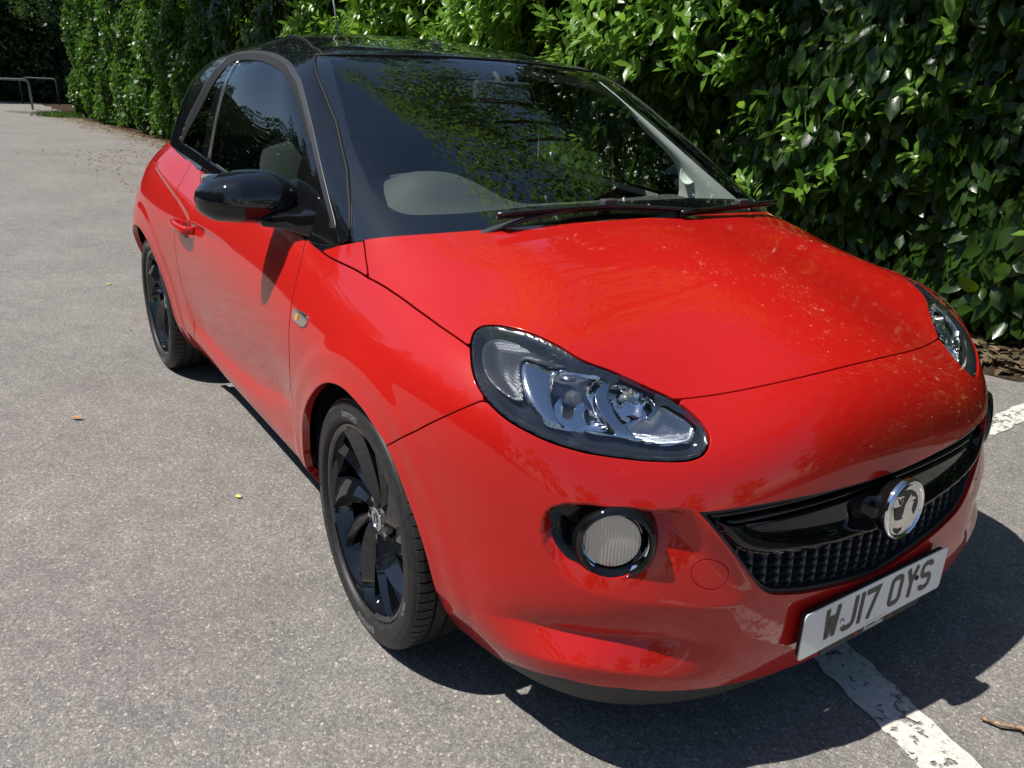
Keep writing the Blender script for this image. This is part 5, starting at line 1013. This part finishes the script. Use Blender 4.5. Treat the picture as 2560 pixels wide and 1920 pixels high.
# ------------------------------------------------------------------ door mirrors
def mirror_head(sd):
    sg = 1 if sd == 'near' else -1; dp = DOORN if sd == 'near' else DOORF
    def shell(y0, y1, lo, hi, n=60, m=40):
        """sections across y; lo/hi restrict the section angle to build cap or base"""
        rings = []
        for i in range(n+1):
            t = (i/n)**1.6; y = y0+(y1-y0)*t
            zt = np.interp(y, YS, ZT); zb = np.interp(y, YS, ZB); xf = np.interp(y, YS, XF); xb = np.interp(y, YS, XB); zm = np.interp(y, YS, ZM); ring = []
            for k in range(m+1):
                a = lo+(hi-lo)*k/m; c, s = math.cos(a), math.sin(a); px = xb+(xf-xb)*max(0, c)**.62 if c > 0 else xb; pz = zm+(zt-zm)*(abs(s)**.85) if s > 0 else zm-(zm-zb)*(abs(s)**.85)
                ring.append((px, y*sg, pz))
            rings.append(ring)
        return rings
    tt = np.linspace(0, 1, 61); fine = -.995+.275*tt; tip = np.sqrt(np.clip(1-(1-np.clip(tt/.62, 0, 1))**2, 0, 1)); inn = np.sqrt(np.clip(1-(np.clip((tt-.66)/.36, 0, 1))**2, 0, 1))
    ZM = .980-.022*tt; ZT = ZM+(.084+.008*tt)*tip*inn; ZB = ZM-(.052+.004*tt)*np.clip(tip*1.5, 0, 1)**.7; XB = np.full(61, -.728); XF = XB+.135*np.clip(tip*1.12, 0, 1)*(.6+.4*inn); YS = fine
    mb = MB(); mb.loft(shell(-.995, -.722, 0, math.pi/2), closed=False, caps=False); cap = mb.build('wing_mirror', BLK, dp)
    mb = MB(); R1 = [[(x-.002, y, z-.001) for x, y, z in r] for r in shell(-.994, -.722, -math.pi/2, 0)]; mb.loft(R1, closed=False, caps=False)
    R2 = shell(-.995, -.722, -math.pi/2, math.pi/2); back = [[(-.728, p[1], p[2]) for p in r] for r in R2]; mb.loft(back, closed=False, caps=False, mi=0)
    ed = [r[-1] for r in R2]; ed2 = [r[0] for r in R2]; mb.add(ed+[(-.728, p[1], p[2]) for p in ed], [(i, i+1, len(ed)+i+1, len(ed)+i) for i in range(len(ed)-1)]); mb.add(ed2+[(-.728, p[1], p[2]) for p in ed2], [(i, i+1, len(ed)+i+1, len(ed)+i) for i in range(len(ed)-1)])
    mb.build('mirror_housing', GLOSSK, cap)
    mb = MB(); mb.loft([[(x, y*sg, z) for x, y, z in r] for r in ([(-.70, -.855, .945), (-.600, -.855, .945), (-.600, -.855, .916), (-.70, -.855, .916)], [(-.68, -.80, .955), (-.560, -.80, .955), (-.560, -.80, .912), (-.68, -.80, .912)], [(-.66, -.770, .965), (-.50, -.775, .960), (-.49, -.775, .905), (-.66, -.770, .905)], [(-.64, -.72, .985), (-.44, -.735, .975), (-.44, -.735, .895), (-.64, -.72, .895)])]); mb.build('mirror_foot', GLOSSK, cap, bevel=.010)
    mb = MB(); mb.box((-.731, -.87*sg, .992), (.003, .20, .105)); mb.build('mirror_glass', CHROME, cap)
for sd in ('near', 'far'): mirror_head(sd)

# ------------------------------------------------------------------ wipers, aerial
WIP = mat('wiper_black', (.045, .048, .055), .42)
def wiper(piv, mid, tip, con, b0, b1, bm):
    mb = MB(); mb.tube([tuple(p) for p in catmull([piv, mid, tip], 6)], [.016, .0155, .0145, .0135, .013, .012, .011, .010, .009, .008, .0075, .007, .007], 10, squash=(1, .55)); a = mb.build('wiper', WIP, CAR)
    mb = MB(); pts = catmull([b0, bm, b1], 10); mb.tube([tuple(p) for p in pts], .0075, 8, squash=(1.35, .8)); mb.tube([(p[0]-.004, p[1], p[2]-.010) for p in pts], .0035, 6); mb.build('wiper_blade', mat('blade_rubber', (.012, .012, .013), .25), a)
    mb = MB(); mb.box(con, (.026, .045, .020)); mb.build('blade_connector', WIP, a, bevel=.005)
wiper((-.085, -.60, .925), (-.060, -.38, .990), (-.066, -.10, 1.020), (-.068, -.095, 1.022), (-.050, -.455, 1.010), (-.012, .185, .998), (-.060, -.10, 1.014))
wiper((-.085, -.20, .945), (-.035, .08, .980), (-.038, .39, 1.006), (-.040, .395, 1.008), (-.010, .12, .995), (-.085, .60, .998), (-.040, .38, 1.000))
mb = MB(); mb.lathe([(.022, 0), (.018, .014), (.010, .022), (.007, .03)], 20, 0, Matrix.Translation((-2.113, 0, 1.452))); mb.tube([(-2.113, 0, 1.475), (-2.14, 0, 1.60), (-2.19, 0, 1.72)], [.0045, .004, .003], 8); mb.build('aerial', mat('aerial_grey', (.30, .31, .32), .4), CAR)

# ------------------------------------------------------------------ interior
DASH = mat('dash_plastic', (.048, .054, .050), .7); _n = noise(DASH, 500, 2); L(DASH, bump(DASH, _n.outputs[0], .0006, .6), BS(DASH).inputs['Normal'])
SEATM = mat('seat_fabric', (.05, .052, .055), .9); TRIMG = mat('pillar_trim', (.84, .86, .83), .6); CABIN = mat('cabin_plastic', (.03, .031, .03), .7)
rings = []
for y in np.linspace(-.70, .70, 57):
    xs = -.06-.16*(abs(y)/.7)**2; hump = .105*math.exp(-abs((y+.40)/(.15 if y < -.40 else .20))**2.6); zf = .950-.012*(y/.7)**2
    rings.append([(xs-.00, y, zf-.02), (xs-.12, y, zf+.012), (xs-.25, y, zf+.010+hump*.15), (xs-.34, y, zf+.012+hump*.85), (xs-.42, y, zf+.012+hump), (xs-.53, y, zf-.01+hump*.8), (xs-.60, y, zf-.06+hump*.2), (xs-.62, y, zf-.30)])
mb = MB(); mb.loft([[tuple(p) for p in catmull(r, 4)] for r in rings], closed=False, caps=False); DSH = mb.build('dashboard', DASH, CAR)
mb = MB(); Ms = frame((-.80, -.36, .86), (-.90, 0, .42)); mb.tube([tuple(Ms @ Vector((.18*math.cos(2*math.pi*k/40), .18*math.sin(2*math.pi*k/40), 0))) for k in range(40)], .015, 10, closed=True); mb.lathe([(.0, .01), (.055, .008), (.07, -.01)], 24, 0, Ms)
for a in (0, math.pi, -math.pi/2): mb.tube([Ms @ Vector((.05*math.cos(a), .05*math.sin(a), 0)), Ms @ Vector((.17*math.cos(a), .17*math.sin(a), 0))], [.016, .012], 8)
mb.build('steering_wheel', CABIN, CAR)
for sy in (-.36, .36):
    mb = MB(); S_ = lambda L_: [tuple(p) for p in L_]
    def sec(x, z, w, t, n=20): return [(x+t*math.cos(2*math.pi*k/n), sy+w*math.copysign(abs(math.sin(2*math.pi*k/n))**.6, math.sin(2*math.pi*k/n)), z) for k in range(n)]
    mb.loft([sec(-1.30, .55, .22, .08), sec(-1.36, .70, .25, .08), sec(-1.43, .90, .25, .075), sec(-1.49, 1.05, .21, .065), sec(-1.52, 1.10, .13, .05)]); mb.loft([sec(-1.05, .55, .24, .26), sec(-1.05, .44, .25, .27)]); st_ = mb.build('seat', SEATM, CAR)
    mb = MB(); mb.loft([sec(-1.53, 1.14, .09, .04), sec(-1.53, 1.17, .125, .05), sec(-1.545, 1.25, .12, .05), sec(-1.55, 1.28, .08, .035)]); mb.tube([(-1.52, sy-.05, 1.08), (-1.53, sy-.05, 1.15)], .006); mb.tube([(-1.52, sy+.05, 1.08), (-1.53, sy+.05, 1.15)], .006); mb.build('headrest', SEATM, st_)
mb = MB(); mb.box((-2.05, 0, .75), (.25, 1.2, .60)); mb.box((-1.3, 0, .36), (2.2, 1.4, .04)); mb.build('rear_seat', SEATM, CAR, bevel=.04)
mb = MB(); mb.box((-.75, .0, 1.285), (.03, .21, .065)); mb.tube([(-.75, 0, 1.30), (-.80, 0, 1.345)], .010); mb.build('rear_view_mirror', CABIN, CAR, bevel=.012)
HEADL_M = mat('headliner_grey', (.40, .41, .40), .8)
# door cards, pillar trims, headliner
for sd in ('near', 'far'):
    sg = 1 if sd == 'near' else -1
    V1, N1, F1 = cut(SH, mn(F_door+.05, SH.W-low.V*.45), .055)
    if sd == 'far': V1, N1, F1 = mirror(V1, N1, F1)
    mesh('door_card', V1, [tuple(reversed(f)) for f in F1], CABIN, DOORN if sd == 'near' else DOORF)
    V1, N1, F1 = cut(GS, mn(-F_scr-.0, -F_ti-.004), .028)
    if sd == 'far': V1, N1, F1 = mirror(V1, N1, F1)
    mesh('headliner', V1, [tuple(reversed(f)) for f in F1], HEADL_M, ROOF)
    d_t = GS.poly(np.vstack([SIDE, [[SIDE[-1][0]-.0, SIDE[-1][1]]], [[SIDE[-1][0]-.10, SIDE[-1][1]]], [[SIDE[0][0]-.5, -.05]]]))
    # trim panel with a round speaker, standing inside the screen pillar
    E_ = [(-.245, .700, .935), (-.35, .672, 1.00), (-.50, .638, 1.09), (-.66, .598, 1.19), (-.80, .560, 1.275), (-.92, .525, 1.345)]
    I_ = [(-.600, .695, .93), (-.585, .682, .99), (-.600, .655, 1.074), (-.755, .610, 1.194), (-.835, .575, 1.290), (-.93, .545, 1.350)]
    E2, I2 = catmull(E_, 6), catmull(I_, 6); V = []; 
    for a, b in zip(E2, I2):
        for t in np.linspace(0, 1, 7): p = a*(1-t)+b*t; V.append((p[0], -(p[1]-.012*math.sin(math.pi*t))*sg, p[2]))
    F = [(i*7+k, i*7+k+1, i*7+8+k, i*7+7+k) for i in range(len(E2)-1) for k in range(6)]
    pt = mesh('pillar_trim', V, F, TRIMG, ROOF)
    Msp = frame((-.520, -.660*sg, 1.035), (.25, .97*sg, .1)); mb = MB(); mb.lathe([(.036, -.004), (.036, .004), (.033, .005), (.031, .002), (0, .002)], 40, 0, Msp)
    mb.build('speaker', TRIMG, pt)
